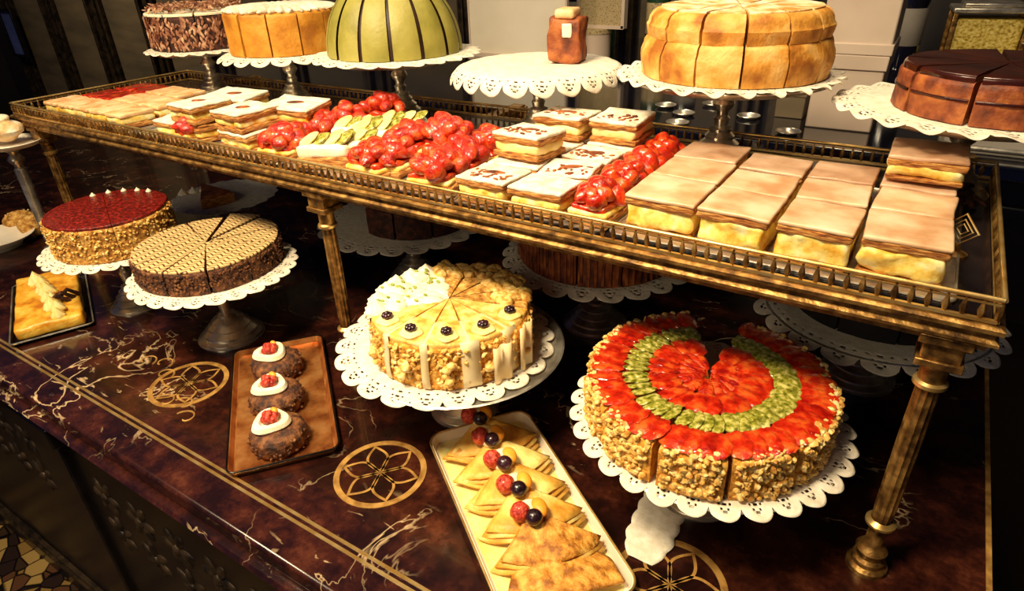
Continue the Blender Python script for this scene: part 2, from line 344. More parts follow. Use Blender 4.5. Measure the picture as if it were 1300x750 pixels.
# ------------------------------------------------------------------ the marble counter
def counter():
    X0, X1 = -3.6, .19
    t = thing('marble_counter', 'long polished burgundy marble counter with brass inlay and carved dark front', 'counter', (0, 0, -.9))
    H = .9
    m = MB(); m.box(((X0+X1)/2, .76, H-.014), (X1-X0, .95, .028)); m.build('counter_slab', 'marble', t, bevel=.006, bseg=3)
    m = MB()
    # moulded edge: torus and fillets running along the front
    prof = [(0, -.028), (-.012, -.03), (-.016, -.036), (-.010, -.042), (.004, -.044), (.004, -.052), (-.004, -.056), (-.004, -.064), (.014, -.072), (.03, -.078), (.03, -.028)]
    n = len(prof); y0 = .287
    v = [(X0, y0+p, H+z) for p, z in prof]+[(X1, y0+p, H+z) for p, z in prof]
    m.add(v, [(i, (i+1) % n, n+(i+1) % n, n+i) for i in range(n)]+[tuple(range(n)), tuple(range(2*n-1, n-1, -1))])
    m.build('edge_moulding', 'marble', t)
    m = MB(); m.box(((X0+X1)/2, .77, .41), (X1-X0-.02, .91, .82)); m.build('front_panel', 'wood', t, smooth=False)
    for i, x in enumerate((-3.3, -2.28, -1.30, -.30)):
        m = MB(); m.box((x, .312, .41), (.13, .02, .82)); m.box((x, .306, .05), (.17, .04, .10)); m.box((x, .306, .78), (.16, .03, .05))
        m.build('pilaster', 'wood', t, bevel=.004)
    # carved leafy friezes between the pilasters
    for x0, x1 in ((-3.2, -2.38), (-2.18, -1.40), (-1.20, -.40)):
        m = MB()
        nl = 7; w = (x1-x0)/nl
        for i in range(nl):
            cx = x0+w*(i+.5)
            for z in (.66, .56):
                for k in range(6):
                    a = k*PI/3+(PI/6 if z < .6 else 0)
                    rot = Matrix.Rotation(-a, 3, 'Y')
                    m.blob((cx+.026*math.cos(a), .318, z+.026*math.sin(a)), .024, (1, .35, .5), .1, 40, 2, rot)
                m.blob((cx, .314, z), .012, (1, .6, 1), 0, 1, 2)
        m.build('carved_frieze', 'carved', t)
    m = MB()
    m.box(((X0+X1)/2, .308, .12), (X1-X0-.02, .012, .012)); m.box(((X0+X1)/2, .308, .16), (X1-X0-.02, .010, .006))
    m.build('plinth_bead', 'carved', t)
    # twin brass lines let into the marble
    for yy in (.3375, .3470):
        m = MB(); m.box(((X0+X1)/2, yy, H+.0004), (X1-X0, .0045, .001)); m.build('brass_line', 'brass', t)
    m = MB(); m.box((X1-.004, .76, H+.0006), (.006, .95, .0014)); m.build('end_trim', 'inlay', t)
    # round medallions with six petals
    for px, py in ((240, 487), (483, 600), (850, 742)):
        x, y, _ = at(px, py, 0)
        m = MB(); m.ring(.066, .0575, H, H+.0009)
        for k in range(6):
            a = k*PI/3+.35; pts = []
            for q in range(17):
                u = q/16; w = .0165*math.sin(PI*u); pts.append((.058*u*math.cos(a)-w*math.sin(a), .058*u*math.sin(a)+w*math.cos(a)))
            for q in range(15, 0, -1):
                u = q/16; w = -.0165*math.sin(PI*u); pts.append((.058*u*math.cos(a)-w*math.sin(a), .058*u*math.sin(a)+w*math.cos(a)))
            n = len(pts); cen = (.029*math.cos(a), .029*math.sin(a))
            inn = [(cen[0]+(p[0]-cen[0])*.84-.0, cen[1]+(p[1]-cen[1])*.84) for p in pts]
            inn = []
            for q in range(n):
                p0 = Vector(pts[q-1]); p1 = Vector(pts[(q+1) % n]); tn = (p1-p0).normalized(); nn = Vector((tn.y, -tn.x)) if q else Vector((0, 0))
                pp = Vector(pts[q]); c2 = Vector(cen)
                if nn.dot(c2-pp) < 0: nn = -nn
                inn.append(tuple(pp+nn*.0038))
            v = [(p[0], p[1], H+.0009) for p in pts]+[(p[0], p[1], H+.0009) for p in inn]
            m.add(v, [(q, (q+1) % n, n+(q+1) % n, n+q) for q in range(n)])
        o = m.build('brass_medallion', 'inlay', t, smooth=False); o.location = (x, y, 0)
    # scrolled leaf inlays beside the first medallion
    for px, py, s in ((205, 468, 1), (232, 522, -1), (650, 690, 1)):
        x, y, _ = at(px, py, 0)
        m = MB()
        for j in range(3):
            pts = []
            for q in range(22):
                a = q/21*4.6; r = .022*(1-q/26); pts.append((x-.05+j*.035+r*math.cos(a)*s, y+r*math.sin(a)+.012*math.sin(j*2), H+.0004))
            m.tube(pts, .0016, 5)
        m.build('leaf_scroll', 'inlay', t)
    return t
counter()

def riser():
    t = thing('back_sideboard', 'dark glossy sideboard standing behind the tiered display', 'sideboard', (-.6, 1.84, -.9))
    m = MB(); m.box((0, 0, .6), (2.96, 1.18, 1.2)); m.build('body', 'wood', t)
    m = MB(); m.box((0, -.005, 1.212), (3.0, 1.2, .024)); m.build('top', 'blackg', t, bevel=.004)
    m = MB()
    for i in range(6): m.box((-1.22+i*.48, -.594, 1.06), (.42, .012, .2))
    m.build('moulded_panel', 'wood', t, bevel=.004)
riser()
ZB = .324   # top of that sideboard

# ------------------------------------------------------------------ the brass display shelf
ZS = .352   # upper face of its board
SX0, SX1, SY0, SY1 = -1.735, .098, .622, 1.066
def display_shelf():
    t = thing('display_shelf', 'long raised brass gallery shelf on fluted posts, crowded with pastries', 'shelf', ((SX0+SX1)/2, (SY0+SY1)/2, 0))
    cx, cy = (SX0+SX1)/2, (SY0+SY1)/2; L = SX1-SX0; D = SY1-SY0
    m = MB(); m.box((0, 0, ZS-.005), (L-.01, D-.01, .010)); m.build('shelf_board', 'board', t)
    # cornice of stepped brass mouldings round the board
    m = MB()
    prof = [(.000, .010), (.004, .008), (.004, .004), (-.001, .002), (-.001, -.003), (.003, -.006), (.003, -.009), (-.004, -.013), (-.004, -.017), (-.012, -.02), (-.02, -.02), (-.02, .004), (-.006, .010)]
    corners = [(-L/2, -D/2), (L/2, -D/2), (L/2, D/2), (-L/2, D/2)]; dirs = [(-1, -1), (1, -1), (1, 1), (-1, 1)]
    n = len(prof); v = []
    for (x, y), (dx, dy) in zip(corners, dirs):
        for p, z in prof: v.append((x+dx*p, y+dy*p, ZS-.004+z-.006))
    f = []
    for k in range(4):
        l = (k+1) % 4
        for i in range(n): f.append((k*n+i, k*n+(i+1) % n, l*n+(i+1) % n, l*n+i))
    m.add(v, f); m.build('cornice', 'aged', t, angle=25)
    # pierced gallery: rails and little turned balusters
    def gallery(p0, p1, name):
        m = MB(); d = Vector((p1[0]-p0[0], p1[1]-p0[1], 0)); Ln = d.length; u = d.normalized(); ang = math.atan2(u.y, u.x)
        c = ((p0[0]+p1[0])/2, (p0[1]+p1[1])/2)
        zt = ZS+.0245
        m.tube([(p0[0], p0[1], zt), (p1[0], p1[1], zt)], .0024, 10)
        m.box((c[0], c[1], ZS+.003), (Ln, .004, .003), ang); m.box((c[0], c[1], ZS+.0195), (Ln, .0022, .0016), ang)
        o = m.build(name, 'brass', t)
        m = MB(); k = int(Ln/.0135)
        for i in range(k+1):
            x = p0[0]+d.x*i/k; y = p0[1]+d.y*i/k
            m.lathe([(.0011, .003), (.0022, .007), (.0034, .0115), (.0022, .016), (.0011, .0215)], 6, (x, y, ZS))
        b = m.build('gallery_balusters', 'aged', o); b['kind'] = 'stuff'
    e = .004
    gallery((-L/2+e, -D/2+e), (L/2-e, -D/2+e), 'front_gallery'); gallery((L/2-e, -D/2+e), (L/2-e, D/2-e), 'end_gallery')
    gallery((-L/2+e, D/2-e), (L/2-e, D/2-e), 'rear_gallery'); gallery((-L/2+e, -D/2+e), (-L/2+e, D/2-e), 'end_gallery')
    # posts
    ztop = ZS-.03
    for px_ in (-1.675, -.775, .064):
        m = MB(); m.box((px_-cx, (1.06+1.238)/2-cy, ztop+.012), (.03, .175, .012)); m.box((px_-cx, 1.234-cy, ztop-.01), (.04, .008, .05)); m.build('rear_bracket', 'aged', t, bevel=.001)
        for py_ in (.645,):
            x, y = px_-cx, py_-cy
            m = MB()
            m.lathe([(0, .07), (.0100, .07), (.0112, .10), (.0116, .2), (.0108, ztop-.052), (0, ztop-.052)], 48, (x, y, 0), fn=lambda a, z: 1-.11*abs(math.sin(6*a)))
            p = m.build('post', 'aged', t, angle=60)
            m = MB(); m.lathe([(0, 0), (.022, 0), (.022, .006), (.018, .010), (.018, .016), (.0145, .02), (.0145, .026), (.017, .03), (.0145, .034), (.0098, .04), (.0092, .066), (0, .07)], 40, (x, y, 0)); m.build('post_foot', 'aged', p)
            m = MB(); m.lathe([(.010, .068), (.0158, .071), (.0158, .074), (.011, .078)], 40, (x, y, 0)); m.build('collar', 'brass', p)
            m = MB(); m.lathe([(.010, ztop-.06), (.0155, ztop-.056), (.0155, ztop-.052), (.010, ztop-.048)], 40, (x, y, 0)); m.build('collar', 'brass', p)
            m = MB(); m.lathe([(.0125, ztop-.05), (.0125, ztop-.032), (.018, ztop-.028), (0, ztop-.028)], 32, (x, y, 0))
            m.box((x, y, ztop-.024), (.040, .040, .008)); m.box((x, y, ztop-.011), (.034, .034, .018)); m.box((x, y, ztop+.003), (.044, .044, .010))
            m.build('capital', 'aged', p, bevel=.0012)
display_shelf()

# ------------------------------------------------------------------ stands, doilies
def stand(x, y, z, r, base=0, label='', foot=.05, plate='silver', group=None, h_drop=.0):
    t = thing('cake_stand', label, 'cake stand', (x, y, base), 0, group)
    h = z-base
    m = MB(); m.lathe([(0, h-.006), (r*.55, h-.006), (r*.86, h-.005), (r*.97, h+.001), (r, h+.0045), (r*.985, h+.006), (r*.93, h+.001), (r*.8, h-.001), (0, h-.001)], 72); m.build('plate', plate, t)
    k = min(1, h/.12)
    q = foot; zf = .052*k
    sm = [(.0, h-.006), (.032, h-.007), (.024, h-.012), (.012, h-.017*k), (.009, h-.024*k), (.014, h-.030*k), (.0165, h-.036*k), (.014, h-.042*k), (.009, h-.048*k), (.0085, h-.054*k), (.012, h-.058*k), (.009, zf-.002)]
    m = MB(); m.lathe(sm, 32); m.build('stem', 'silver', t)
    m = MB(); m.lathe([(0, zf), (.011, zf), (.017, zf*.94), (.016, zf*.84), (q*.48, zf*.72), (q*.46, zf*.64), (q*.64, zf*.50), (q*.62, zf*.42), (q*.80, zf*.28), (q*.78, zf*.20), (q*.94, zf*.11), (q*.92, zf*.07), (q, .002), (q, 0), (0, 0)], 48); m.build('foot', 'silver', t)
    return t

def doily(x, y, z, rflat, rout, label, nsc=24, droop=0., rot=0, ripple=.001, dent=.09, group=None):
    """round paper doily: scalloped rim with punched lace holes"""
    A = 14; nt_ = nsc*A; rad = [0, .25, .5, .7, .78]+[.78+.22*(i+1)/12 for i in range(12)]
    v = []; f = []
    def edge(th):
        u = (th*nsc/(2*PI)) % 1
        return rout*(1-dent*(1-math.sqrt(max(0, 1-(2*u-1)**2))))
    for i, q in enumerate(rad):
        for j in range(nt_):
            th = 2*PI*j/nt_; R = edge(th); rr = q*(rout*(1-max(0, (q-.78)/.22)) + R*max(0, (q-.78)/.22))
            ex = max(0, rr-rflat); zz = -droop*(ex/(rout-rflat+1e-6))**1.5*(rout-rflat) if rout > rflat else 0
            zz += ripple*math.sin(nsc*th)*(ex/(rout-rflat+1e-6) if rout > rflat else 0)
            if droop > .5: rr = rflat+ex*(1-.45*ex/(rout-rflat)) if ex > 0 else rr
            v.append((rr*math.cos(th), rr*math.sin(th), zz+.0006*noise.noise(Vector((rr*30*math.cos(th), rr*30*math.sin(th), x*7)))))
    H = [(.5, 7), (.39, 6), (.61, 6), (.32, 4), (.68, 4), (.5, 4), (.18, 1), (.82, 1), (.5, 1)]
    for i in range(len(rad)-1):
        for j in range(nt_):
            k = (j+1) % nt_; u = ((j+.5) % A)/A; b = i-5
            hole = i >= 5 and any(abs(u-hu) < .045 and b == hb for hu, hb in H)
            if not hole: f.append((i*nt_+j, i*nt_+k, (i+1)*nt_+k, (i+1)*nt_+j))
    m = MB(); m.add(v, f); o = m.build('paper_doily', 'paper', loc=(x, y, z+.0018), rz=rot)
    s = o.modifiers.new('thick', 'SOLIDIFY'); s.thickness = .0005; s.offset = 1
    tag(o, label, 'doily', group)
    return o

# ------------------------------------------------------------------ cakes
def wedge(r, h, a0, a1, z=0, rb=.006, amp=.0015, fr=50, bulge=0, seg=None, r0=0, top=None, seed=0):
    """a slice of a round cake between two angles, closed on its cut faces"""
    seg = seg or max(4, int((a1-a0)/.07)); m = MB()
    pr = [(r0, z+h)]
    k = 6
    for i in range(1, k): pr.append((r0+(r-rb-r0)*i/k, z+h))
    for i in range(5): q = i/4*PI/2; pr.append((r-rb+rb*math.sin(q), z+h-rb+rb*math.cos(q)))
    nz = 5
    for i in range(1, nz): zz = h-rb-(h-rb)*i/nz; pr.append((r+bulge*math.sin(PI*zz/h), z+zz))
    pr.append((r, z)); pr.append((r0, z)); n = len(pr); v = []
    off = Vector((seed*3.1, seed*1.7, 5))
    for j in range(seg+1):
        a = a0+(a1-a0)*j/seg
        for i, (rr, zz) in enumerate(pr):
            p = Vector((rr*math.cos(a), rr*math.sin(a), zz))
            d = noise.noise(p*fr+off)*amp
            if i == n-1 or i == 0: d = 0
            w = Vector((math.cos(a), math.sin(a), 0))*d if i >= k else Vector((0, 0, d))
            if top and i <= k+1: w += Vector((0, 0, top(rr, a)))
            v.append(p+w)
    f = []
    for j in range(seg):
        for i in range(n): f.append((j*n+i, (j+1)*n+i, (j+1)*n+(i+1) % n, j*n+(i+1) % n))
    f.append(tuple(range(n))); f.append(tuple(seg*n+i for i in range(n-1, -1, -1)))
    m.add(v, f); return m

def nubs(r, z0, z1, a0, a1, n, s, push=.001, flat=.6):
    m = MB()
    for _ in range(n):
        a = random.uniform(a0, a1); z = random.uniform(z0, z1); q = r+push*random.uniform(-1, 1)
        rot = Matrix.Rotation(random.random()*6, 3, 'X') @ Matrix.Rotation(random.random()*6, 3, 'Z')
        m.blob((q*math.cos(a), q*math.sin(a), z), s*random.uniform(.6, 1.3), (1, .75, flat), .3, 90, 1, rot)
    return m

def sliced(root, r, h, n, start, gap, body, fn=None, skip=(), pull=None, **kw):
    """n equal slices as parts of a cake; fn(slice, a0, a1, i) adds toppings to each"""
    for i in range(n):
        if i in skip: continue
        a0 = start+2*PI*i/n+gap; a1 = start+2*PI*(i+1)/n-gap; mid = (a0+a1)/2
        o = wedge(r, h, a0, a1, seed=i, **kw).build('slice', body, root)
        d = (pull or {}).get(i, .0012); o.location = (d*math.cos(mid), d*math.sin(mid), 0)
        if fn: fn(o, a0, a1, i)

def rosette(name, r, m, parent, loc, turns=3, hgt=1.0):
    b = MB(); b.lathe([(r*1.0, 0), (r*1.05, r*.25*hgt), (r*.85, r*.5*hgt), (r*.7, r*.75*hgt), (r*.42, r*1.0*hgt), (r*.2, r*1.3*hgt), (0, r*1.55*hgt)], 24,
                     fn=lambda a, z: 1+.13*math.sin(6*a+z*turns/r))
    return b.build(name, m, parent, loc)

# --- lower tier ---------------------------------------------------------------
def striped_cake():
    x, y, z = -1.052, .594, .140
    stand(x, y, z, .138, 0, 'silver footed stand under the brown cake with zigzag icing', .062)
    doily(x+.004, y, z+.006, .125, .150, 'scalloped paper doily under the zigzag-iced cake', 26, .15, dent=.06)
    t = thing('zigzag_iced_cake', 'sliced brown cake with cream zigzag icing, left of the middle brass post', 'cake', (x-.008, y+.004, z+.0095))
    def top(o, a0, a1, i):
        wedge(.1225, .0035, a0+.004, a1-.004, .0415, .0015, .0004).build('icing', 'zigzag', o)
        nubs(.124, .004, .038, a0, a1, 90, .0032).build('crumb_coating', 'cocoa', o)
    sliced(t, .124, .042, 11, math.radians(96), .012, 'cocoa', top, skip=(), pull={10: .008, 0: .018, 9: .004, 3: .002})
striped_cake()

def red_cake():
    x, y, z = -1.338, .566, .140
    stand(x, y, z, .122, 0, 'silver footed stand under the red jelly-topped cake', .05)
    doily(x, y, z+.006, .105, .136, 'scalloped paper doily under the red jelly-topped cake', 24, .2, rot=.1)
    t = thing('red_jelly_cake', 'round cake with dark red jelly top and golden nut sides', 'cake', (x+.006, y+.006, z+.0095))
    def top(o, a0, a1, i):
        wedge(.1085, .005, a0, a1, .0665, .002, .0006, r0=0).build('jelly_top', 'redglaze', o)
        nubs(.111, .003, .066, a0, a1, 70, .0034).build('nut_coating', 'nut', o)
    sliced(t, .110, .067, 12, .1, .002, 'crumb', top)
    for k in range(5):
        a = math.radians(98+k*17)
        rosette('cream_rosette', .005, 'cream', t, (.098*math.cos(a), .098*math.sin(a), .0715))
red_cake()

def meringue_cake():
    x, y, z = -.522, .643, .120
    stand(x, y, z, .160, 0, 'silver footed stand under the almond cake with dark berries', .055)
    doily(x-.022, y-.006, z+.006, .135, .168, 'white lace doily sticking out left of the almond cream cake', 22, .12, rot=.2)
    t = thing('almond_cream_cake', 'tall sliced almond cream cake with dark berries and parchment strips between slices', 'cake', (x-.004, y-.010, z+.0095))
    R, Hh, n = .116, .066, 12
    start = math.radians(-100)
    dome = lambda r_, a: .006*math.cos(min(1, r_/R)*PI/2)
    def top(o, a0, a1, i):
        mid = (a0+a1)/2; deg = math.degrees(mid) % 360
        creamy = 130 < deg < 235
        tm = 'cream' if creamy else ('crumb' if 20 < deg < 130 else 'almond')
        wedge(R-.002, .006, a0+.01, a1-.01, Hh-.001, .003, .0016, 60, top=dome).build('topping', tm, o)
        if creamy:
            for q in range(2):
                aa = a0+(a1-a0)*(.25+.5*q)
                rosette('cream_rosette', .017, 'cream', o, ((R-.012)*math.cos(aa), (R-.012)*math.sin(aa), Hh+.002), hgt=.75)
            for q in range(9):
                rr = random.uniform(.02, .095); aa = random.uniform(a0+.05, a1-.05)
                m = MB(); m.blob((0, 0, 0), .014, (1.1, .9, .5), .3, 70, 2); m.build('cream_dab', 'cream', o, (rr*math.cos(aa), rr*math.sin(aa), Hh+.008))
            m = MB()
            for q in range(9):
                rr = random.uniform(.03, .112); aa = random.uniform(a0+.05, a1-.05)
                m.blob((rr*math.cos(aa), rr*math.sin(aa), Hh+.0155), .0034, (1.2, .8, .6), .2, 90, 1)
            m.build('pistachio_crumbs', 'pist', o)
            nubs(R, .004, Hh-.006, a0, a1, 50, .004, .0015).build('nut_coating', 'palenut', o)
        elif 20 < deg < 130:
            m = MB()
            for q in range(16):
                rr = random.uniform(.070, .114); aa = random.uniform(a0+.04, a1-.04)
                m.blob((rr*math.cos(aa), rr*math.sin(aa), Hh+.009), .011, (1.1, .8, .7), .4, 80, 2)
            m.build('meringue_crumble', 'nut', o)
            nubs(R, .004, Hh-.004, a0, a1, 50, .005, .002).build('nut_coating', 'nut', o)
        else:
            # cream dot with a dark berry near the rim, flaked almonds on the side
            m = MB(); m.lathe([(0, 0), (.0155, 0), (.016, .003), (.012, .006), (0, .0065)], 24, fn=lambda a, z: 1+.06*math.sin(5*a))
            c = m.build('cream_dot', 'buttercream', o, ((R-.020)*math.cos(mid), (R-.020)*math.sin(mid), Hh+.0055))
            m = MB()
            for q in range(7):
                aa = q*PI/3; rr = 0 if q == 6 else .0042
                m.blob((rr*math.cos(aa), rr*math.sin(aa), .010+(.002 if q == 6 else 0)), .0042, amp=.1, fr=90, sub=2)
            m.build('blackberry', 'blue', c)
            nubs(R, .004, Hh-.004, a0+.02, a1-.02, 75, .0048, .002).build('nut_coating', 'nut', o)
            m = MB(); 
            for q in range(9):
                m.blob((R*math.cos(mid)+random.uniform(-.008, .008), R*math.sin(mid)+random.uniform(-.008, .008), Hh*.42+random.uniform(-.01, .012)), .007, (1, 1, .8), .4, 80, 2)
            m.build('almond_cluster', 'palenut', o)
    sliced(t, R, Hh, n, start, .012, 'sponge', top, pull={3: .003, 6: .004})
    # parchment strips standing between the front slices
    for k, i in enumerate((11, 0, 1, 2, 3)):
        a = start+2*PI*i/n
        ux, uy = math.cos(a), math.sin(a); w = .011 if k < 3 else .026
        v = []; f = []; nq = 10
        for q in range(nq+1):
            u = q/nq
            rr, zz = (R*.55+(R*.47)*u/.5, Hh+.0085-.004*(u/.5)) if u <= .5 else (R+.004+.002*math.sin(u*9), Hh+.0045-(Hh+.002)*(u-.5)/.5)
            ww = w*(.35+.65*min(1, u/.5))
            for s in (-1, 1): v.append((rr*ux-s*ww/2*uy, rr*uy+s*ww/2*ux, zz))
        for q in range(nq): f.append((2*q, 2*q+1, 2*q+3, 2*q+2))
        m = MB(); m.add(v, f); o = m.build('parchment_strip', 'acetate', t); md = o.modifiers.new('t', 'SOLIDIFY'); md.thickness = .0006
    # two upright parchment collars at the right of the cake
    for a, hh, rr in ((math.radians(2), .070, .129), (math.radians(-19), .058, .127)):
        v = []; f = []; nq = 10
        for q in range(nq+1):
            b = a+(-.13+.26*q/nq); 
            for zz in (0.0005, hh): v.append(((rr+.003*math.sin(q))*math.cos(b), (rr+.003*math.sin(q))*math.sin(b), zz))
        for q in range(nq): f.append((2*q, 2*q+2, 2*q+3, 2*q+1))
        m = MB(); m.add(v, f); o = m.build('parchment_collar', 'acetate', t); md = o.modifiers.new('t', 'SOLIDIFY'); md.thickness = .0008
meringue_cake()

def strawberry_mesh(s=.011):
    def sh(q):
        k = 1-.35*max(0, -q.z)**1.4
        return Vector((q.x*k, q.y*k, q.z*1.35))
    m = MB(); m.blob((0, 0, 0), s, (1, .85, 1), .12, 90, 3, shape=sh); return m

def fruit_cake():
    x, y, z = -.146, .660, .125
    stand(x, y, z, .162, 0, 'silver footed stand under the strawberry and kiwi cake', .058)
    doily(x+.0, y, z+.006, .150, .173, 'white lace doily under the strawberry and kiwi cake', 30, .18)
    t = thing('strawberry_kiwi_cake', 'large round cake with rings of strawberry and kiwi and nut crumb sides', 'cake', (x-.003, y-.003, z+.0095))
    R, Hh, n = .142, .054, 12; start = math.radians(-94)
    def top(o, a0, a1, i):
        nubs(R+.001, .003, Hh+.002, a0+.035, a1-.035, 170, .0046, .0022, .7).build('nut_coating', 'nut', o)
        m = nubs(R-.006, Hh, Hh+.004, a0+.03, a1-.03, 30, .0048, .004, .6); m.build('rim_crumbs', 'palenut', o)
        def ringpart(name, ri, ro, mt, h_, cnt, tilt, sx, sy):
            m = MB()
            for q in range(cnt):
                a = a0+(a1-a0)*(q+.5)/cnt; rr = (ri+ro)/2
                rot = Matrix.Rotation(a, 3, 'Z') @ Matrix.Rotation(tilt+random.uniform(-.1, .1), 3, 'X')
                m.blob((rr*math.cos(a), rr*math.sin(a), Hh+h_), 1, ((ro-ri)/2*sx, (a1-a0)/cnt*rr*sy, .0026), .22, 3, 3, rot)
            return m.build(name, mt, o)
        wedge(R-.010, .003, a0+.012, a1-.012, Hh-.0005, .0015, .0008).build('jelly_bed', 'jam', o)
        ringpart('strawberry_slices', .100, .141, 'jam', .0036, 4, .16, 1.05, .98)
        ringpart('kiwi_slices', .070, .103, 'kiwi', .0040, 4, .3, 1.0, .95)
        ringpart('strawberry_slices', .034, .074, 'jam', .0036, 2, .12, 1.05, 1.0)
        ringpart('strawberry_slices', .004, .040, 'berry', .0034, 2, .1, 1.0, 1.1)
    sliced(t, R, Hh, n, start, .012, 'sponge', top, skip=(6,), pull={0: .007, 11: .008, 10: .004, 1: .004, 7: .005, 8: .004})
fruit_cake()

def back_cakes():
    # E: chocolate cake behind the fruit cake
    x, y, z = -.455, .985, .143
    stand(x, y, z, .165, 0, 'silver footed stand carrying the chocolate cake in the shadow behind the almond cake', .062)
    doily(x, y, z+.006, .150, .178, 'shaded doily under the ribbed chocolate cake', 22, .25)
    t = thing('ribbed_chocolate_cake', 'shaded brown chocolate cake with ribbed sides under the middle of the shelf', 'cake', (x, y, z+.0095))
    def rib(o, a0, a1, i):
        m = MB()
        for q in range(6):
            a = a0+(a1-a0)*(q+.5)/6; m.tube([(.143*math.cos(a), .143*math.sin(a), .004), (.143*math.cos(a), .143*math.sin(a), .062)], .0028, 6)
        m.build('chocolate_ribs', 'chocmid', o)
        wedge(.14, .004, a0, a1, .0655, .0015, .0006).build('glaze', 'chocglaze', o)
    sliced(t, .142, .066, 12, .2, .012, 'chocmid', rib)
    # F
    x, y, z = -.900, .970, .130
    stand(x, y, z, .165, 0, 'silver footed stand with the dark cut cake behind the middle brass post', .055)
    doily(x-.01, y-.004, z+.006, .155, .186, 'shaded doily under the dark half-cut cake', 22, .12)
    t = thing('dark_cut_cake', 'dark chocolate cake with slices missing at the left, deep in shadow', 'cake', (x+.018, y+.01, z+.0095))
    def gl(o, a0, a1, i): wedge(.118, .004, a0, a1, .0575, .0015, .0006).build('glaze', 'chocglaze', o)
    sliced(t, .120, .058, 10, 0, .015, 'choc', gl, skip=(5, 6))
    # G: plate with a lone tart slice
    x, y, z = -1.47, .915, .105
    stand(x, y, z, .125, 0, 'silver footed stand behind the red cake, holding one brown tart slice', .05)
    doily(x, y, z+.006, .1, .13, 'doily at the back left with a single tart slice', 20, .1)
    t = thing('tart_slice', 'single brown fruit tart slice with cream behind the red cake', 'tart', (x-.06, y-.02, z+.0095), .0)
    o = wedge(.13, .022, -.62, .0, 0, .003, .001).build('pastry', 'puff', t); wedge(.122, .005, -.6, -.02, .022, .002, .001).build('filling', 'chocmid', o)
    for k in range(3): rosette('cream_rosette', .011, 'cream', t, (-.012-.012*k, .01-.022*k, .0))
    # H
    x, y, z = .0, 1.045, .128
    stand(x, y, z, .165, 0, 'silver footed stand with the black cake at the right end under the shelf', .06)
    doily(x, y, z+.006, .145, .184, 'shaded lace doily under the black cake at the right end', 20, .3, dent=.11)
    t = thing('black_chocolate_cake', 'very dark chocolate cake in shadow at the right end under the shelf', 'cake', (x, y+.012, z+.0095))
    def gl2(o, a0, a1, i): wedge(.126, .004, a0, a1, .0675, .0015, .0005).build('glaze', 'blackcake', o)
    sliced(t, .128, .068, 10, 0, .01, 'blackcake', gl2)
back_cakes()

# --- small trays on the marble --------------------------------------------------
def rrect(w, d, r, n=6):
    p = []
    for cx, cy, a0 in ((w/2-r, d/2-r, 0), (-w/2+r, d/2-r, PI/2), (-w/2+r, -d/2+r, PI), (w/2-r, -d/2+r, 3*PI/2)):
        for i in range(n+1): a = a0+PI/2*i/n; p.append((cx+r*math.cos(a), cy+r*math.sin(a)))
    return p
def tray(name, w, d, r, h, label, loc, rz, body, rim, flare=.006, liner=None):
    t = thing(name, label, 'tray', loc, rz)
    lev = [(-flare, 0), (0, h), (-.0025, h), (-flare-.001, .0025)]
    m = MB(); n = None; v = []
    for off, z in lev:
        pts = rrect(w+2*off, d+2*off, max(.003, r+off)); n = len(pts); v += [(a, b, z) for a, b in pts]
    f = [tuple(range(n-1, -1, -1)), tuple(3*n+i for i in range(n))]
    for k in range(3):
        for i in range(n): f.append((k*n+i, k*n+(i+1) % n, (k+1)*n+(i+1) % n, (k+1)*n+i))
    m.add(v, f); m.build('tray_body', body, t)
    m = MB(); pts = rrect(w, d, r, 10); m.tube([(a, b, h) for a, b in pts], .0016, 8, True); m.build('rim', rim, t)
    if liner:
        m = MB(); m.prism(rrect(w-2*flare-.006, d-2*flare-.006, r-.004), .0026, .0034); m.build('liner', liner, t)
    return t

def chocolate_tray():
    rz = math.radians(-38.5); cx, cy = -.798, .504
    tray('copper_tray', .335, .158, .014, .012, 'copper coloured tray holding three chocolate tartlets', (cx, cy, 0), rz, 'copper', 'dark', liner='copper')
    ux, uy = math.cos(rz), math.sin(rz)
    names = ('nearest the counter edge', 'in the middle of the row', 'farthest back')
    for k, (px, py) in enumerate(((354, 553), (352, 506), (352, 464))):
        x, y, _ = at(px, py, .018)
        t = thing('chocolate_tartlet', 'dark round tartlet with cream and berry on copper tray, '+names[k], 'tartlet', (x, y, .0036), 0)
        t.scale = (1.18,)*3
        m = MB(); m.lathe([(0, 0), (.030, 0), (.035, .006), (.036, .016), (.034, .024), (.028, .029), (.018, .031), (0, .032)], 40, fn=lambda a, z: 1+.025*math.sin(9*a+k)+.015*math.sin(23*a)); m.build('chocolate_base', 'cocoa', t)
        m = nubs(.035, .003, .024, 0, 6.28, 120, .0028); m.build('crumb_coating', 'cocoa', t)
        m = MB(); m.lathe([(0, 0), (.021, 0), (.0235, .004), (.021, .009), (.014, .0095), (.011, .005), (0, .004)], 30, fn=lambda a, z: 1+.1*math.sin(3*a+k)); m.build('cream', 'cream', t, (-.006, -.002, .030))
        m = MB()
        for q in range(6):
            a = q*1.05; m.blob((-.006+.006*math.cos(a), -.002+.006*math.sin(a), .040+.003*(q % 2)), .006, amp=.15, fr=90)
        m.blob((-.006, -.002, .046), .0055, amp=.15, fr=90); m.build('red_berry', 'rasp', t)
        m = MB(); m.blob((-.006, .006, .047), .005, (1.2, .8, .8), .3, 60); m.build('orange_zest', 'orange', t)
chocolate_tray()

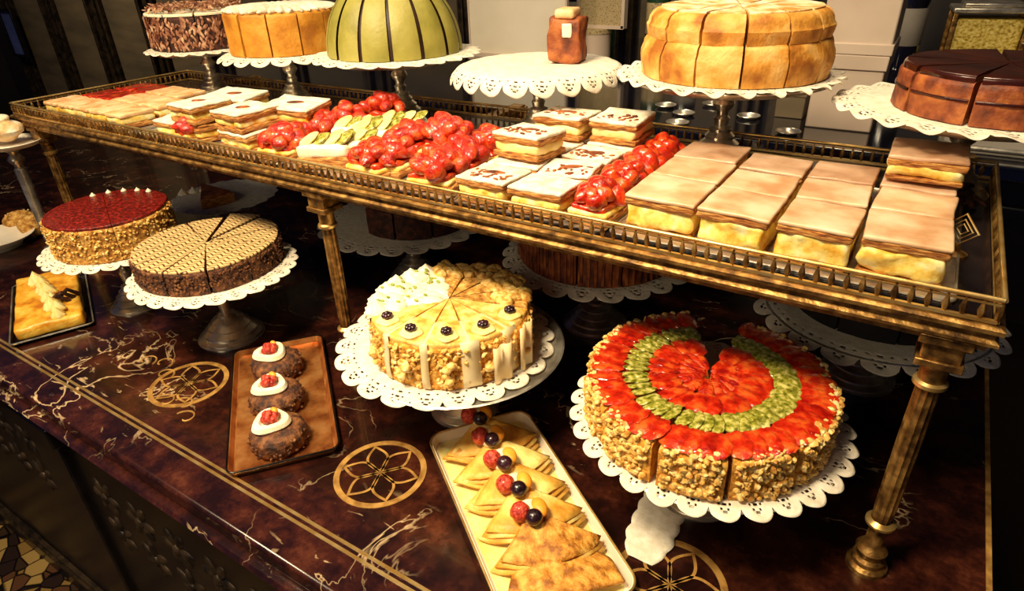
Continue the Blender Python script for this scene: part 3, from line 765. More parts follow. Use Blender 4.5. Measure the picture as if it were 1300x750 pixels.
def crepe_tray():
    rz = math.radians(-36); cx, cy = -.332, .506
    t = tray('crepe_tray', .345, .158, .022, .016, 'cream tray with gilt rim holding folded berry crepes', (cx, cy, 0), rz, 'porcelain', 'brass', liner='buttercream')
    ux, uy = math.cos(rz), math.sin(rz); vx, vy = -uy, ux
    pos = [((600, 560), (590, 553)), ((616, 578), 0), ((646, 606), 0), ((676, 640), 0), ((706, 676), 0)]
    words = ('farthest from the front', 'second from the back', 'third from the back', 'second from the front', 'nearest the front')
    for k in range(5):
        s = -.142+k*.050            # distance along the tray
        ox, oy = cx+ux*s, cy+uy*s
        c = thing('folded_crepe', 'golden folded crepe with cream and berries on long tray, '+words[k], 'crepe', (ox, oy, .0036), rz)
        # a fan-folded disc: overlapping thin layers leaning on the next
        for L in range(3):
            v = []; f = []; na, nr = 22, 7; R = .092-.004*L; sp = .86
            for i in range(nr+1):
                for j in range(na+1):
                    a = (-sp+2*sp*j/na)+.05*L; rr = R*i/nr
                    X = -.018+rr*math.cos(a)*.86+.18*rr*math.sin(a); Y = rr*math.sin(a)*1.0
                    zz = .005+.0045*L+.020*(1-i/nr)+.006*(i/nr)*(1-(2*j/na-1)**2)+.003*math.sin(a*7+L+k)*(i/nr)+.002*noise.noise(Vector((X*60, Y*60, k+L)))
                    v.append((X, Y, zz))
            for i in range(nr):
                for j in range(na): q = i*(na+1)+j; f.append((q, q+1, q+na+2, q+na+1))
            m = MB(); m.add(v, f); o = m.build('crepe_fold', 'crepeb' if k == 4 and L == 2 else 'crepe', c, (.0, 0, 0)); md = o.modifiers.new('t', 'SOLIDIFY'); md.thickness = .003; md.offset = 1
        bx, by = (-.016, -.004)
        m = MB(); m.blob((bx, by+.003, .036), .016, (1.15, 1, .7), .2, 50, 3); m.build('cream_dab', 'cream', c)
        m = MB(); m.blob((bx+.004, by+.012, 0.044), .012, (1.2, .8, .6), .15, 50, 3); m.build('orange_segment', 'orange', c)
        m = MB(); m.blob((bx-.004+.004, by-.012, 0.042), .0125, (1, 1, 1.05), .12, 160, 3); m.build('raspberry', 'rasp', c)
        m = MB(); m.blob((bx+.016, by+.0, 0.044), .0108, (1, 1, .95), .03, 60, 3); m.build('blueberry', 'blue', c)
    # the broad front fold
    c = thing('browned_crepe', 'large browned crepe spread at the front end of the long tray', 'crepe', (cx+ux*.118, cy+uy*.118, .010), rz)
    v = []; f = []; n = 26
    for i in range(n+1):
        for j in range(n+1):
            X = -.052+.092*i/n; w = .030+.036*min(1, i/n*1.6); Y = (-1+2*j/n)*w
            v.append((X, Y, .006+.010*(1-abs(2*j/n-1)**2)+.003*noise.noise(Vector((X*70, Y*70, 3)))))
    for i in range(n):
        for j in range(n): q = i*(n+1)+j; f.append((q, q+1, q+n+2, q+n+1))
    m = MB(); m.add(v, f); o = m.build('crepe_fold', 'crepeb', c); md = o.modifiers.new('t', 'SOLIDIFY'); md.thickness = .004
crepe_tray()

def gratin_tray():
    rz = math.radians(-24); cx, cy = -1.492, .468
    tray('dark_tray', .30, .142, .008, .009, 'dark rimmed tray under the yellow slab cake at far left', (cx, cy, 0), rz, 'dark', 'silver')
    t = thing('yellow_slab_cake', 'golden yellow slab cake with piped cream at the far left', 'cake', (cx, cy, .0036), rz)
    lump('sponge_slab', (.272, .118, .026), 'yellowcake', t, r=.006, amp=.003, fr=45, cuts=9)
    cs, sn = math.cos(-rz), math.sin(-rz)
    def loc(px, py, z):
        X, Y, _ = at(px, py, z); X -= cx; Y -= cy; return X*cs-Y*sn, X*sn+Y*cs
    for k in range(9):
        px, py = 46+3.4*k+5*(k % 2), 356+5.2*k
        X, Y = loc(px, py, .035)
        rosette('cream_rosette', .0125+.004*(k % 3 == 0), 'buttercream', t, (X, Y, .024+.006*(k % 2)), hgt=1.2)
    X, Y = loc(82, 378, .03)
    m = MB()
    for k in range(3): m.tube([(X+.010*k, Y+.028-.01*k, .027), (X+.006+.010*k, Y+.01-.01*k, .046), (X+.008*k, Y-.01-.01*k, .029)], .0045, 8)
    m.build('chocolate_curl', 'choc', t)
gratin_tray()

def napkin():
    # scalloped paper runner end lying on the marble beside the fruit cake stand
    (x0, y0, _), (x1, y1, _) = at(812, 712, 0), at(850, 625, 0)
    d = Vector((x1-x0, y1-y0, 0)); L = d.length; u = d.normalized(); w = Vector((-u.y, u.x, 0))
    v = []; f = []; n = 40; k = 8
    for i in range(n+1):
        q = i/n; half = .028*(1+.10*abs(math.sin(q*PI*5)))*(.55+.45*math.sin(min(1, q*3)*PI/2))
        for j in range(k+1):
            s = -1+2*j/k; p = Vector((x0, y0, .0008))+u*L*q+w*half*s+Vector((0, 0, .0012*(1+math.sin(q*9+s*2))))
            v.append(p)
    for i in range(n):
        for j in range(k): a = i*(k+1)+j; f.append((a, a+1, a+k+2, a+k+1))
    m = MB(); m.add(v, f); o = m.build('paper_runner', 'paper'); md = o.modifiers.new('t', 'SOLIDIFY'); md.thickness = .0005
    tag(o, 'cream paper runner with scalloped sides lying on marble below the kiwi cake', 'paper')
napkin()

def far_left():
    x, y, _ = at(-6, 300, .03)
    t = thing('dessert_plate', 'pale plate cut off by the left edge of the photo', 'plate', (x, y, 0))
    m = MB(); m.lathe([(0, .0), (.05, .0), (.056, .012), (.085, .028), (.087, .031), (.084, .031), (.054, .016), (0, .014)], 48); m.build('plate', 'porcelain', t)
    for k, (px, py) in enumerate(((28, 285), (48, 290))):
        x, y, _ = at(px, py, .02)
        b = thing('almond_bun', ('left' if k == 0 else 'right')+'-hand one of two brown buns behind the yellow slab cake', 'bun', (x, y, 0), -.3, None)
        m = MB(); m.blob((0, 0, .031), .034, (.72, 1.2, .9), .12, 40, 3); m.build('bun_crust', 'crumb', b)
        m = MB()
        for q in range(16): a = q*.8; m.blob((.012*math.cos(a), .026*math.sin(a), .057-.0003*q), .004, (1, .6, .4), .2, 60, 1)
        m.build('almond_flakes', 'palenut', b)
    # scrap of another shelf at the left edge
    x, y, _ = at(12, 182, .30)
    c = thing('cream_pastry', 'pale cream pastry on a small stand at the left edge of the photo', 'pastry', (x, y, .308))
    m = MB(); m.blob((0, 0, .022), .034, (1.2, 1, .68), .25, 40, 3); m.build('choux', 'sugarb', c)
    m = MB(); m.blob((0, 0, .046), .018, (1.2, 1, .5), .25, 40, 3); m.build('cream', 'cream', c)
    stand(x, y, .30, .065, 0, 'small silver stand at the left edge of the photo', .04, 'porcelain')
far_left()

# --- upper tier -----------------------------------------------------------------
US = [(-1.492, .972, .455, .118), (-1.215, .985, .458, .130), (-.905, .995, .468, .150), (-.585, .995, .466, .128), (-.262, .992, .474, .150), (.045, .985, .456, .140)]
def upper():
    lab = ['stand under the flaked chocolate cake at upper left', 'stand under the golden cake with white pleated icing', 'stand under the green marzipan dome cake',
           'stand under the nearly empty lace doily', 'stand under the tall golden sponge cake', 'stand under the brown cut cake at upper right']
    for i, (x, y, z, r) in enumerate(US):
        stand(x, y, z, r, ZS+.0, 'silver footed '+lab[i], .046, 'silver' if i != 3 else 'silver')
    # U1
    x, y, z, r = US[0]
    doily(x, y, z+.006, .105, .130, 'paper doily under the flaked chocolate cake', 22, .2)
    t = thing('flaked_chocolate_cake', 'round cake covered in chocolate flakes at upper left corner stand', 'cake', (x, y, z+.0095))
    def fl(o, a0, a1, i):
        m = MB()
        for q in range(70):
            a = random.uniform(a0, a1); zz = random.uniform(.004, .068); rot = Matrix.Rotation(a, 3, 'Z') @ Matrix.Rotation(random.uniform(-.9, .9), 3, 'X')
            m.blob((.1085*math.cos(a), .1085*math.sin(a), zz), .006, (.3, .5, 1.2), .2, 60, 1, rot)
        m.build('flake_coating', 'flake', o)
        m = MB()
        for q in range(26):
            a = random.uniform(a0, a1); rr = .1*math.sqrt(random.random()); rot = Matrix.Rotation(random.random()*6, 3, 'Z') @ Matrix.Rotation(random.uniform(-.7, .7), 3, 'Y')
            m.blob((rr*math.cos(a), rr*math.sin(a), .082+random.random()*.008), .010, (1.3, .3, .22), .2, 60, 1, rot)
        m.build('chocolate_curls', 'flake', o)
        wedge(.1075, .005, a0+.01, a1-.01, .0715, .002, .001).build('cream_rim', 'cream', o)
    sliced(t, .107, .072, 10, 0, .008, 'choc', fl)
    # U2
    x, y, z, r = US[1]
    doily(x, y, z+.006, .12, .146, 'paper doily with drooping scallops under the golden pleated-icing cake', 20, .5, dent=.11)
    t = thing('pleated_icing_cake', 'round golden sponge cake with white pleated icing on top', 'cake', (x+.004, y, z+.0095))
    def ic(o, a0, a1, i):
        m = MB()
        for q in range(3):
            a = a0+(a1-a0)*(q+.5)/3
            m.blob((.062*math.cos(a), .062*math.sin(a), .083), .052, (1.05, .22, .16), .1, 30, 3, Matrix.Rotation(a, 3, 'Z'))
        m.build('pleated_icing', 'sugar', o)
    sliced(t, .115, .080, 12, .1, .012, 'gold', ic, amp=.001, pull={8: .003})
    # U3: marzipan dome
    x, y, z, r = US[2]
    doily(x, y, z+.006, .135, .168, 'paper doily under the green marzipan dome', 24, .1, dent=.08)
    t = thing('marzipan_dome_cake', 'pale green marzipan dome cake with dark seams between its segments', 'cake', (x-.002, y, z+.0095))
    n = 14
    for i in range(n):
        a0 = 2*PI*i/n+.03; a1 = 2*PI*(i+1)/n-.03; m = MB(); v = []; f = []; na, nz = 8, 22
        for k in range(nz+1):
            ph = PI/2*k/nz
            for j in range(na+1):
                a = a0+(a1-a0)*j/na; bul = 1+.02*math.sin(PI*j/na)
                rr = .128*(math.cos(ph)**.85)*bul; v.append((rr*math.cos(a), rr*math.sin(a), .135*math.sin(ph)))
        for k in range(nz):
            for j in range(na): q = k*(na+1)+j; f.append((q, q+1, q+na+2, q+na+1))
        m.add(v, f); m.build('marzipan_segment', 'green', t, angle=70)
    m = MB(); m.lathe([(0, 0)]+[(.124*math.cos(PI/2*k/20)**.85, .131*math.sin(PI/2*k/20)) for k in range(21)], 56); m.build('chocolate_core', 'seam', t)
    # U4: empty doily and last slice
    x, y, z, r = US[3]
    doily(x, y, z+.006, .128, .172, 'large empty lace doily with hanging scallops, one slice left on it', 22, .6, dent=.13, ripple=.002)
    sx, sy, _ = at(716, 80, z+.008)
    t = thing('chocolate_slice', 'last wrapped chocolate slice standing on the empty lace doily', 'cake slice', (sx, sy+.012, z+.009), math.radians(14))
    t.scale = (1.12, 1.12, 1.1)
    o = lump('slice_body', (.050, .050, .064), 'chocmid', t, r=.004, amp=.005, fr=40, cuts=4)
    lump('cream_cap', (.030, .048, .014), 'pinkice', t, (0, 0, .063), r=.005, amp=.001)
    lump('cream_filling', (.014, .004, .02), 'cream', t, (.005, -.0255, .038), r=.002, amp=.001)
    # U5: tall sponge
    x, y, z, r = US[4]
    doily(x, y, z+.006, .142, .160, 'crumpled paper doily under the tall golden sponge cake', 24, .1, ripple=.004)
    t = thing('tall_sponge_cake', 'tall two-layer golden sponge cake cut into slices on an upper stand', 'cake', (x+.006, y, z+.0095))
    def sg(o, a0, a1, i):
        wedge(.122, .036, a0+.004, a1-.004, .051, .016, .003, 30, bulge=.003).build('upper_layer', 'crust', o)
        wedge(.107, .003, a0+.01, a1-.01, .086, .001, .003, 30).build('sugar_dusting', 'sugarb', o)
    sliced(t, .127, .053, 14, .12, .010, 'crust', sg, amp=.002, rb=.012, bulge=.004)
    # U6: brown cut cake, larger than its neighbours
    x, y, z, r = US[5]
    doily(x-.004, y, z+.006, .13, .156, 'paper doily under the brown cut cake at upper right', 22, .1, ripple=.003)
    t = thing('brown_cut_cake', 'brown chocolate sponge cake cut into thick slices at upper right', 'cake', (x+.022, y-.012, z+.0095))
    def ch(o, a0, a1, i):
        wedge(.107, .008, a0+.01, a1-.01, .044, .004, .0015).build('chocolate_top', 'chocglaze', o)
        wedge(.1115, .003, a0+.01, a1-.01, .024, .001, .001).build('cream_line', 'chocglaze', o)
    sliced(t, .110, .045, 9, .25, .02, 'chocmid', ch, amp=.002)
upper()

# --- pastries along the shelf --------------------------------------------------------
ZP = ZS+.004
def shelf_trays():
    # glass-clear silver trays carrying the pastries, edge to edge along the shelf
    for k, (x0, x1, y0, y1, lab) in enumerate(((-1.64, -1.30, .64, .93, 'flat silver tray under the golden slices at the left end of the shelf'),
                                       (-1.29, -.865, .64, .94, 'flat silver tray under the powdered squares'),
                                       (-.855, -.525, .64, .945, 'flat silver tray under the strawberry tarts'),
                                       (-.515, -.292, .64, .945, 'flat silver tray under the sugared cream slices and strawberry strip'),
                                       (-.287, .062, .645, .945, 'flat silver tray under the coffee-glazed custard slices'))):
        m = MB(); w, d = x1-x0, y1-y0
        m.prism(rrect(w, d, .012), 0, .0025)
        o = thing('serving_tray', lab, 'tray', ((x0+x1)/2, (y0+y1)/2, ZS+.0004))
        m.build('tray_base', 'silver', o)
        m = MB(); m.tube([(a, b, .003) for a, b in rrect(w, d, .012)], .0015, 6, True); m.build('rim', 'silver', o)
shelf_trays()

ordn = ('first', 'second', 'third', 'fourth')
def custard_slice(name, cx, cy, w, d, z, rz, label, glz='glaze', h=.046, tilt=(0, 0), group=None):
    t = thing(name, label, 'custard slice', (cx, cy, z), rz, group); t.rotation_euler = (tilt[0], tilt[1], rz)
    lump('pastry_base', (w*.96, d*.96, .005), 'puff', t, (0, 0, 0), r=.002, amp=.0012, fr=90)
    lump('custard', (w*.94, d*.95, h-.016), 'custard', t, (0, 0, .0045), r=.005, amp=.0055, fr=50, cuts=7)
    lump('pastry_lid', (w*.985, d*.98, .009), 'puff', t, (0, 0, h-.014), r=.003, amp=.0018, fr=90, cuts=7)
    lump('glaze', (w*.99, d*.985, .005), glz, t, (0, 0, h-.006), r=.0022, amp=.0012, fr=40, cuts=7)
    return t
def custards():
    xs = [-.279, -.190, -.108, -.030, .052]
    ys = [.656, .744, .825, .905]
    rown = ('front row', 'middle row', 'back row'); coln = ('first from the left', 'second from the left', 'third from the left', 'at the right end')
    for r in range(3):
        for c in range(4):
            x0, x1 = xs[c], xs[c+1]; y0, y1 = ys[r], ys[r+1]
            if c == 3 and r == 2: y1 = .915
            cx = (x0+x1)/2+random.uniform(-.001, .001); cy = (y0+y1)/2+(-.010 if c == 1 else .002 if c == 3 else -.004 if c == 2 else .004)+random.uniform(-.001, .001)
            cy = max(cy, ys[0]+.04)
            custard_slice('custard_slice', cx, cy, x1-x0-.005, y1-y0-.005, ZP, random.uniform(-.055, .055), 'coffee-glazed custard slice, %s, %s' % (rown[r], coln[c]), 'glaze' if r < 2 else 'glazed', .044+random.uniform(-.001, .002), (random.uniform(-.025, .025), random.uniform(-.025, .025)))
    custard_slice('custard_slice', .012, .880, .080, .088, ZP+.0475, .02, 'coffee-glazed custard slice lying on top of the back right one', 'glazed', .030)
custards()

def powder_square(cx, cy, z, w, d, rz, label, h=.034, mark=True, tilt=(0, 0), top='sugar', fill='custard', group=None):
    t = thing('powdered_slice', label, 'cream slice', (cx, cy, z), rz, group); t.rotation_euler = (tilt[0], tilt[1], rz)
    lump('pastry_base', (w*.98, d*.98, .008), 'puff', t, r=.002, amp=.0016, fr=80)
    lump('cream_filling', (w*.93, d*.93, h-.018), fill, t, (0, 0, .007), r=.005, amp=.004, fr=60, cuts=7)
    lump('pastry_lid', (w, d, .008), 'puff', t, (0, 0, h-.012), r=.003, amp=.0018, fr=80)
    lump('powdered_sugar', (w*.99, d*.99, .005), top, t, (0, 0, h-.005), r=.0025, amp=.0018, fr=50, cuts=7)
    if mark:
        m = MB(); m.blob((0, 0, h+.0005), .013, (1.2, .45, .14), .3, 60, 3, Matrix.Rotation(.4, 3, 'Z')); m.build('chocolate_leaf', 'chocmid', t)
    return t

def sugared():
    # the two-storey pile of sugared cream slices
    P = [  # x, y, layer, w, d, rz, words, mark
        (-.470, .680, 0, .078, .070, .08, 'at the front left corner of its tray', 1),
        (-.388, .676, 0, .078, .064, .05, 'at the front, beside the jellied strawberries', 0),
        (-.470, .756, 0, .078, .070, .04, 'second row left, carrying another', 0),
        (-.390, .748, 0, .074, .066, .02, 'second row right, strewn with brown shavings', 1),
        (-.468, .832, 0, .078, .070, -.04, 'third row left, carrying another', 0),
        (-.390, .822, 0, .074, .068, .0, 'third row right, flat with dark flecks', 1),
        (-.466, .905, 0, .076, .066, .0, 'back row left, hidden under another', 0),
        (-.388, .896, 0, .076, .068, .03, 'back row right, under another', 0),
        (-.468, .770, 1, .080, .072, -.10, 'upper one in the middle of the pile', 1),
        (-.470, .885, 1, .082, .078, .06, 'upper one at the back with a red fleck', 1),
        (-.385, .905, 1, .078, .074, -.08, 'upper one at the back right with chopped nuts', 0)]
    for x, y, l, w, d, rz, s, mk in P:
        t = powder_square(x, y, ZP+.0345*l+.0015*l, w, d, rz+random.uniform(-.12, .12), tilt=(random.uniform(-.03, .05)*(1+l), random.uniform(-.03, .03)*(1+l)), label='sugar-topped cream slice, '+s, h=.034, mark=bool(mk), fill='buttercream' if l else 'custard')
        if mk or s.endswith('nuts'):
            m = MB()
            for q in range(22): m.blob((random.uniform(-.03, .03), random.uniform(-.026, .004), .0345), .0035, (1.4, .7, .4), .3, 60, 1, Matrix.Rotation(random.random()*3, 3, 'Z'))
            m.build('chocolate_shavings', 'chocmid', t)
    # powdered squares further left
    Q = [(188, 157, .392, 'at the left of its tray'), (234, 133, .420, 'standing high beside the first cake stand'), (298, 119, .420, 'right below the foot of the first stand'),
         (312, 143, .412, 'in the middle of the powdered group'), (375, 132, .418, 'in front of the second cake stand'), (272, 173, .390, 'at the front near the gallery rail')]
    for k, (px, py, z, s) in enumerate(Q):
        x, y, _ = at(px, py, z); y = max(y, .70)
        low = z < .395
        if not low:
            b = powder_square(x+.004, y-.004, ZP, .085, .070, .1*(-1)**k, 'lower golden cream slice under the powdered one '+s, .032, False, top='puff')
        powder_square(x, y, ZP+(0 if low else .0335), .098, .080, .2*(-1)**k+.05, tilt=(.05, .04*(-1)**k), label='powdered square with dark leaf mark '+s, h=.032)
    for k, (px, py) in enumerate(((226, 168), (330, 162), (262, 158), (160, 150))):
        x, y, _ = at(px, py, ZP+.01)
        x += 0; y = max(y, .665)
    # golden slices at the left end with jelly strip
    for k in range(5):
        x = -1.60+.062*k
        for j, y in enumerate((.685, .765, .845)):
            if j == 2 and k > 3: continue
            nm = 'peach-iced slice' if not (j > 0 and k < 2) else 'red jelly slice'
            t = thing('iced_slice', '%s at left end of shelf, %s row, %s' % (nm, ('front', 'middle', 'back')[j], ('outermost', 'second', 'third', 'fourth', 'innermost')[k]), 'slice', (x, y, ZP), random.uniform(-.05, .05))
            lump('pastry_base', (.057, .074, .010), 'puff', t, r=.003, amp=.0015)
            lump('filling', (.055, .071, .014), 'custard', t, (0, 0, .009), r=.005, amp=.003)
            lump('topping', (.057, .073, .008 if nm[0] == 'p' else .007), 'pinkice' if nm[0] == 'p' else 'jam', t, (0, 0, .022), r=.003, amp=.002)
sugared()

def berry_tart(cx, cy, z, label, w=.07, d=.07, n=6, s=.012, rz=0, group=None, fruit='berry', up=0):
    t = thing('strawberry_tart', label, 'tart', (cx, cy, z), rz, group)
    lump('pastry_base', (w, d, .010), 'puff', t, r=.003, amp=.002)
    lump('custard_layer', (w*.93, d*.93, .008+up), 'custard', t, (0, 0, .009), r=.004, amp=.002)
    lump('jelly', (w*.86, d*.86, .010), 'jam', t, (0, 0, .014+up), r=.004, amp=.004, fr=70, cuts=6)
    s *= .82; n = int(n*1.6); base = strawberry_mesh(s)
    for k in range(n):
        a = k*2.4; rr = math.sqrt((k+.4)/n)*min(w, d)*.47
        o = base.build('strawberry', fruit, t, (rr*math.cos(a), rr*math.sin(a), .018+up+s*(.55+1.4*(1-(k/n))*(.6+.4*(k % 2)))))
        o.rotation_euler = (random.uniform(-1.8, -.8), random.uniform(-.6, .6), random.random()*6); q = random.uniform(.85, 1.15); o.scale = (q, q, q)
    o = base.build('strawberry', fruit, t, (.004, -.003, .017+up+s*1.9)); o.rotation_euler = (-1.4, .3, random.random()*6)
    return t
def strawberries():
    # strawberry tart cluster
    C = [(345, 180, .385, 'beside the powdered squares near the rail', 9), (408, 160, .385, 'behind the kiwi slice on the left', 6), (440, 147, .395, 'in front of the green dome stand', 6), (486, 134, .40, 'at the back of the strawberry group', 6),
         (452, 205, .385, 'close to the rail below the kiwi slices', 9), (498, 192, .385, 'second along the rail', 7), (536, 218, .385, 'nearest the sugared slices at the rail', 7),
         (520, 172, .40, 'in the middle of the strawberry group', 8), (566, 168, .405, 'tallest, at the back of the group', 9), (585, 196, .385, 'beside the tall pile of sugared slices', 7), (622, 180, .385, 'tucked behind the sugared slices', 6)]
    for px, py, z, s, n in C:
        x, y, _ = at(px, py, z); y = min(max(y, .685), .90)
        berry_tart(x, y, ZP, 'glazed strawberry tart '+s, .076, .070, n, .0165, random.uniform(-.3, .3), up=max(0, z-.385))
    for px, py, s in ((236, 170, 'left'), (268, 158, 'right')):
        x, y, _ = at(px, py, .37); berry_tart(x, max(y, .665), ZP, 'small strawberry tart squeezed between powdered squares, the %s one' % s, .042, .04, 4, .013)
    # kiwi slices
    K = [(408, 188, .385, 'by the rail'), (446, 178, .39, 'in the middle'), (478, 160, .395, 'towards the back'), (455, 160, .39, 'behind the middle one'), (510, 150, .395, 'at the back near the dome stand')]
    for i, (px, py, z, s) in enumerate(K):
        x, y, _ = at(px, py, z); y = max(y, .68)
        t = thing('kiwi_cream_slice', 'pale kiwi and cream slice among the strawberries, '+s, 'cream slice', (x, y, ZP), .5)
        lump('pastry_base', (.086, .052, .018), 'puff', t, r=.003, amp=.002)
        lump('cream_layer', (.082, .048, .020), 'cream', t, (0, 0, .016), r=.006, amp=.003, fr=60)
        for q in range(4):
            m = MB(); m.blob((0, 0, 0), .019, (1, .8, .24), .22, 60, 3); o = m.build('kiwi_piece', 'kiwi' if q % 2 else 'buttercream', t, (-.027+.018*q, .0, .040)); o.rotation_euler = (.2, -.5, .3)
    # jellied strawberry strip beside the custard slices
    for k, (px, py, s) in enumerate(((746, 255, 'nearest the rail'), (778, 228, 'second from the rail'), (812, 210, 'third from the rail'), (846, 192, 'at the back'))):
        x, y, _ = at(px, py, .385)
        berry_tart(-.318, .682+.073*k, ZP, 'jellied strawberry slice between sugared and coffee-glazed slices, '+s, .056, .068, 8, .0145, 0, fruit='jam')
strawberries()

def ornament():
    x, y, _ = at(1226, 288, .385)
    t = thing('diamond_ornament', 'small gilt diamond filigree ornament beside the custard slices at the shelf end', 'ornament', (x-.002, y, ZS), -.55)
    m = MB()
    for s, r in ((.017, .0014), (.011, .0011), (.006, .001)):
        m.tube([(s, 0, .030), (0, 0, .030+s), (-s, 0, .030), (0, 0, .030-s)], r, 6, True)
    m.build('filigree_diamond', 'brass', t)
    m = MB(); m.lathe([(0, 0), (.012, 0), (.012, .003), (.004, .006), (.0018, .014), (0, .014)], 20); m.build('foot', 'aged', t)
    x, y, _ = at(1228, 240, .375)
    t = thing('chocolate_leaf_sprig', 'dark sugared leaf sprig lying at the right end of the shelf', 'garnish', (x, y, ZS))
    m = MB()
    for k in range(14):
        a = k*2.4; m.blob((.016*math.cos(a)*(k/14), .04*math.sin(a)*(k/14), .010+.003*(k % 4)), .010, (1.1, .55, .3), .3, 60, 2, Matrix.Rotation(a, 3, 'Z') @ Matrix.Rotation(.5, 3, 'Y'))
    m.build('leaves', 'choc', t)
ornament()

# --- things on the sideboard behind -------------------------------------------------
def behind():
    def carton(name, px, py, w, d, h, m_, label, rz=0, z=ZB, lid=True):
        x, y, _ = at(px, py, z)
        t = thing(name, label, 'box', (x, y+d/2, z), rz)
        b = MB(); b.box((0, 0, h/2), (w, d, h)); b.build('box_body', m_, t, bevel=.003)
        if lid: b = MB(); b.box((0, 0, h-.012), (w+.006, d+.006, .026)); b.build('lid', m_, t, bevel=.002)
        return t
    # big white board leaning
    x0, y0, _ = at(585, 68, .365)
    x1, y1, _ = at(684, 66, .365)
    t = thing('menu_board', 'large blank cream board standing behind the empty doily', 'board', ((x0+x1)/2-.04, 1.86, ZB), .0)
    b = MB(); b.box((0, 0, .22), (.36, .008, .44)); b.build('board_face', 'card', t, bevel=.002)
    b = MB(); b.box((0, -.006, .004), (.37, .02, .014)); b.box((.181, -.001, .22), (.006, .012, .44)); b.box((-.181, -.001, .22), (.006, .012, .44)); b.build('frame', 'cardp', t)
    # tall pinkish cartons at the right of the sponge cake
    t = carton('stacked_carton', 1062, 165, .115, .12, .135, 'cardp', 'lower pinkish carton right of the tall sponge cake', z=ZB)
    x, y, _ = t.location; 
    t2 = thing('stacked_carton', 'upper pinkish carton right of the tall sponge cake, on another carton', 'box', (x, y, ZB+.136), 0); b = MB(); b.box((0, 0, .09), (.12, .12, .18)); b.build('box_body', 'cardp', t2, bevel=.003); b = MB(); b.box((0, 0, .01), (.126, .126, .02)); b.build('lid', 'cardp', t2, bevel=.002)
    x, y, _ = at(1000, 150, ZB)
    t = thing('olive_carton', 'small olive box showing beneath the tall sponge cake plate', 'box', (x, y+.03, ZB)); b = MB(); b.box((0, 0, .022), (.055, .06, .044)); b.build('box_body', 'olive', t, bevel=.002); b = MB(); b.box((0, 0, .047), (.058, .063, .008)); b.build('lid', 'olive', t, bevel=.001)
    # framed label box and round tin
    t = thing('framed_label', 'small framed beige label standing above a round tin', 'sign', (-.94, 2.0, ZB+.085), 0)
    b = MB(); b.box((0, 0, .06), (.15, .02, .11)); b.build('label_card', 'label', t)
    b = MB()
    for c, d in (((0, -.004, .117), (.16, .026, .01)), ((0, -.004, .003), (.16, .026, .01)), ((-.077, -.004, .06), (.01, .026, .12)), ((.077, -.004, .06), (.01, .026, .12))): b.box(c, d)
    b.build('frame', 'cardp', t)
    t = thing('round_tin', 'round beige tin below the framed label', 'tin', (-.96, 2.0, ZB)); b = MB(); b.lathe([(0, 0), (.048, 0), (.048, .07), (0, .07)], 40); b.build('tin_body', 'cardp', t); b = MB(); b.lathe([(0, .069), (.05, .069), (.05, .083), (0, .084)], 40); b.build('lid', 'label', t)
    # dark bottles
    for k, (x, y, s, mm) in enumerate(((-1.10, 2.1, 'left of the framed label', 'blackg'), (-.80, 2.12, 'right of the framed label, green', 'bottle'), (-.70, 2.15, 'between the label and the sponge cake', 'blackg'), (-1.02, 2.2, 'behind the wrapped slice', 'bottle'), (-.10, 2.1, 'right of the pinkish cartons', 'blackg'))):
        t = thing('bottle', 'dark glass bottle on the sideboard '+s, 'bottle', (x, y, ZB))
        b = MB(); b.lathe([(0, 0), (.036, 0), (.038, .01), (.038, .19), (.03, .22), (.013, .25), (.013, .32), (0, .32)], 32); b.build('bottle_body', mm, t)
        b = MB(); b.lathe([(.0385, .06), (.039, .061), (.039, .15), (.0385, .151)], 32); b.build('bottle_label', 'label' if k % 2 else 'greyc', t)
    # golden jar at upper right
    t = thing('golden_jar', 'square glass jar of golden granules at upper right', 'jar', (.075, 2.25, ZB), .1); t.scale = (.95, .95, .78)
    b = MB(); b.box((0, 0, .085), (.16, .12, .13)); b.build('granules', 'goldjar', t, bevel=.006)
    b = MB()
    for sx in (-.086, .086):
        for sy in (-.066, .066): b.box((sx, sy, .09), (.012, .012, .17))
    b.box((0, 0, .01), (.184, .144, .02)); b.build('jar_frame', 'aged', t, bevel=.002)
    b = MB(); b.box((0, 0, .178), (.19, .15, .016)); b.box((0, 0, .192), (.14, .11, .014)); b.build('lid', 'silver', t, bevel=.004)
    # pale plates stacked to the right of the jar
    for k in range(5):
        t = thing('stacked_plate', ('lowest', 'second', 'third', 'fourth', 'topmost')[k]+' pale plate of the stack beside the golden jar', 'plate', (.27, 2.2, ZB+.022*k), 0, 'plates stacked beside the golden jar')
        b = MB(); b.lathe([(0, 0), (.06, 0), (.065, .006), (.11, .019), (.112, .0205), (.108, .0205), (.06, .009), (0, .008)], 48); b.build('plate_body', 'porcelain', t)
    # grey folded cloth tray at right
    x, y, _ = at(1275, 185, ZB)
    t = thing('grey_tray', 'pale grey oval tray lying behind the right end of the shelf', 'tray', (x, y, ZB), 0)
    b = MB(); b.prism(rrect(.19, .15, .03), 0, .008); b.build('tray_base', 'greyc', t, bevel=.002)
    b = MB(); b.tube([(p, q, .010) for p, q in rrect(.19, .15, .03)], .004, 8, True); b.build('rim', 'silver', t)
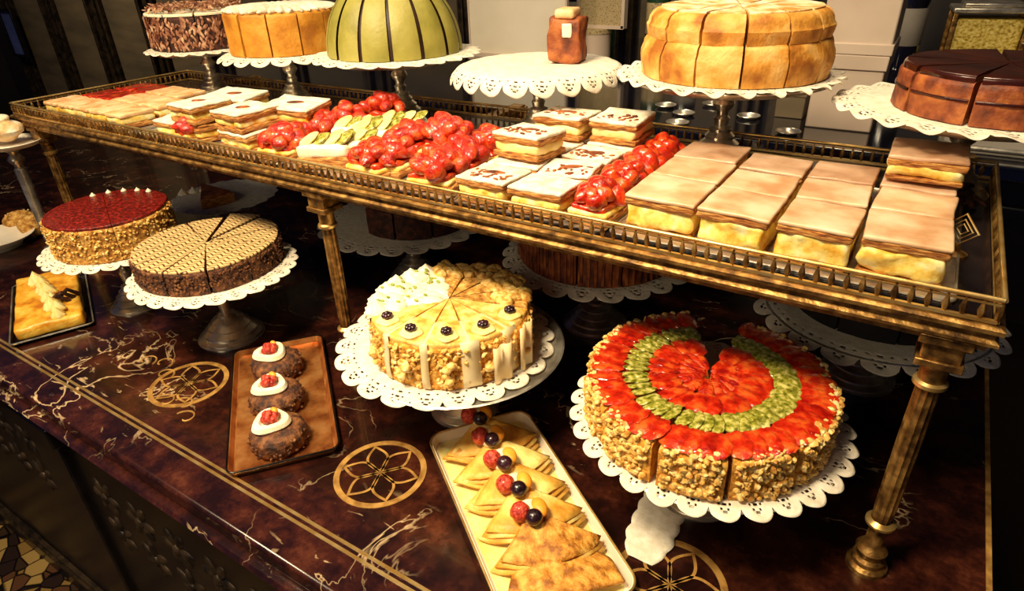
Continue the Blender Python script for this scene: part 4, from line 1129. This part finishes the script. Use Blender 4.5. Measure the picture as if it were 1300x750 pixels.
    # row of silver coasters catching light under the sponge cake
    for k, (px, py) in enumerate(((845, 136), (868, 146), (905, 134), (950, 150), (1000, 170), (860, 158))):
        x, y, _ = at(px, py, ZB)
        t = thing('silver_coaster', ('leftmost', 'second', 'third', 'fourth', 'rightmost', 'front')[k]+' small silver dish on the dark sideboard under the sponge cake', 'dish', (x, y, ZB), 0, 'silver dishes on the sideboard')
        b = MB(); b.lathe([(0, 0), (.016, 0), (.022, .006), (.023, .006), (.018, .001), (0, .001)], 28); b.build('dish_bowl', 'silver', t)
        b = MB(); b.tube([(.0225*math.cos(2*PI*q/28), .0225*math.sin(2*PI*q/28), .006) for q in range(28)], .0009, 6, True); b.build('rim', 'silver', t)
behind()

# ------------------------------------------------------------------ light
def area(name, loc, target, size, power, col, spread=None):
    l = bpy.data.lights.new(name, 'AREA'); l.shape = 'DISK'; l.size = size; l.energy = power; l.color = col
    if spread: l.spread = math.radians(spread)
    o = bpy.data.objects.new(name, l); COL.objects.link(o); o.location = loc
    o.rotation_euler = (Vector(target)-Vector(loc)).to_track_quat('-Z', 'Y').to_euler(); return o
WARM = (1, .80, .50)
area('overhead_light', (-.60, -.20, 1.75), (-.55, .75, 0), .40, 18, WARM, 100)
area('overhead_light', (-1.45, -.18, 1.72), (-1.2, .75, 0), .40, 13, WARM, 130)
area('overhead_light', (-.1, .75, 2.1), (-.3, .95, .3), .25, 4, WARM, 110)
area('overhead_light', (-4.3, 1.2, 1.6), (-4.3, 2.4, .2), .4, 13, WARM, 140)  # added light with no visible source, brightens the olive panelling at left
area('overhead_light', (-.5, 1.55, 2.0), (-.5, 2.1, .3), .4, 5, WARM, 140)
area('front_fill', (-.6, -1.9, 1.5), (-.6, .8, .1), .9, 7.5, WARM, 140)  # added wide soft fill from the front, lifts the shade under the shelf
w = bpy.data.worlds.new('dim_room'); SC.world = w; w.use_nodes = True
w.node_tree.nodes['Background'].inputs[0].default_value = (.25, .32, .8, 1); w.node_tree.nodes['Background'].inputs[1].default_value = .085

# ------------------------------------------------------------------ camera
cd = bpy.data.cameras.new('camera'); cam = bpy.data.objects.new('camera', cd); COL.objects.link(cam)
cd.sensor_width = 36; cd.lens = F_PX/1300*36; cd.clip_start = .01
mt = Matrix((R_, U_, -_f)).transposed().to_4x4(); mt.translation = CAM
cam.matrix_world = mt
SC.camera = cam
SC.view_settings.view_transform = 'Standard'; SC.view_settings.look = 'None'; SC.view_settings.gamma = 1; SC.view_settings.exposure = 0
SC.view_settings.use_curve_mapping = False
for o in list(COL.objects):
    if o.parent is None: o.location.z += Z0
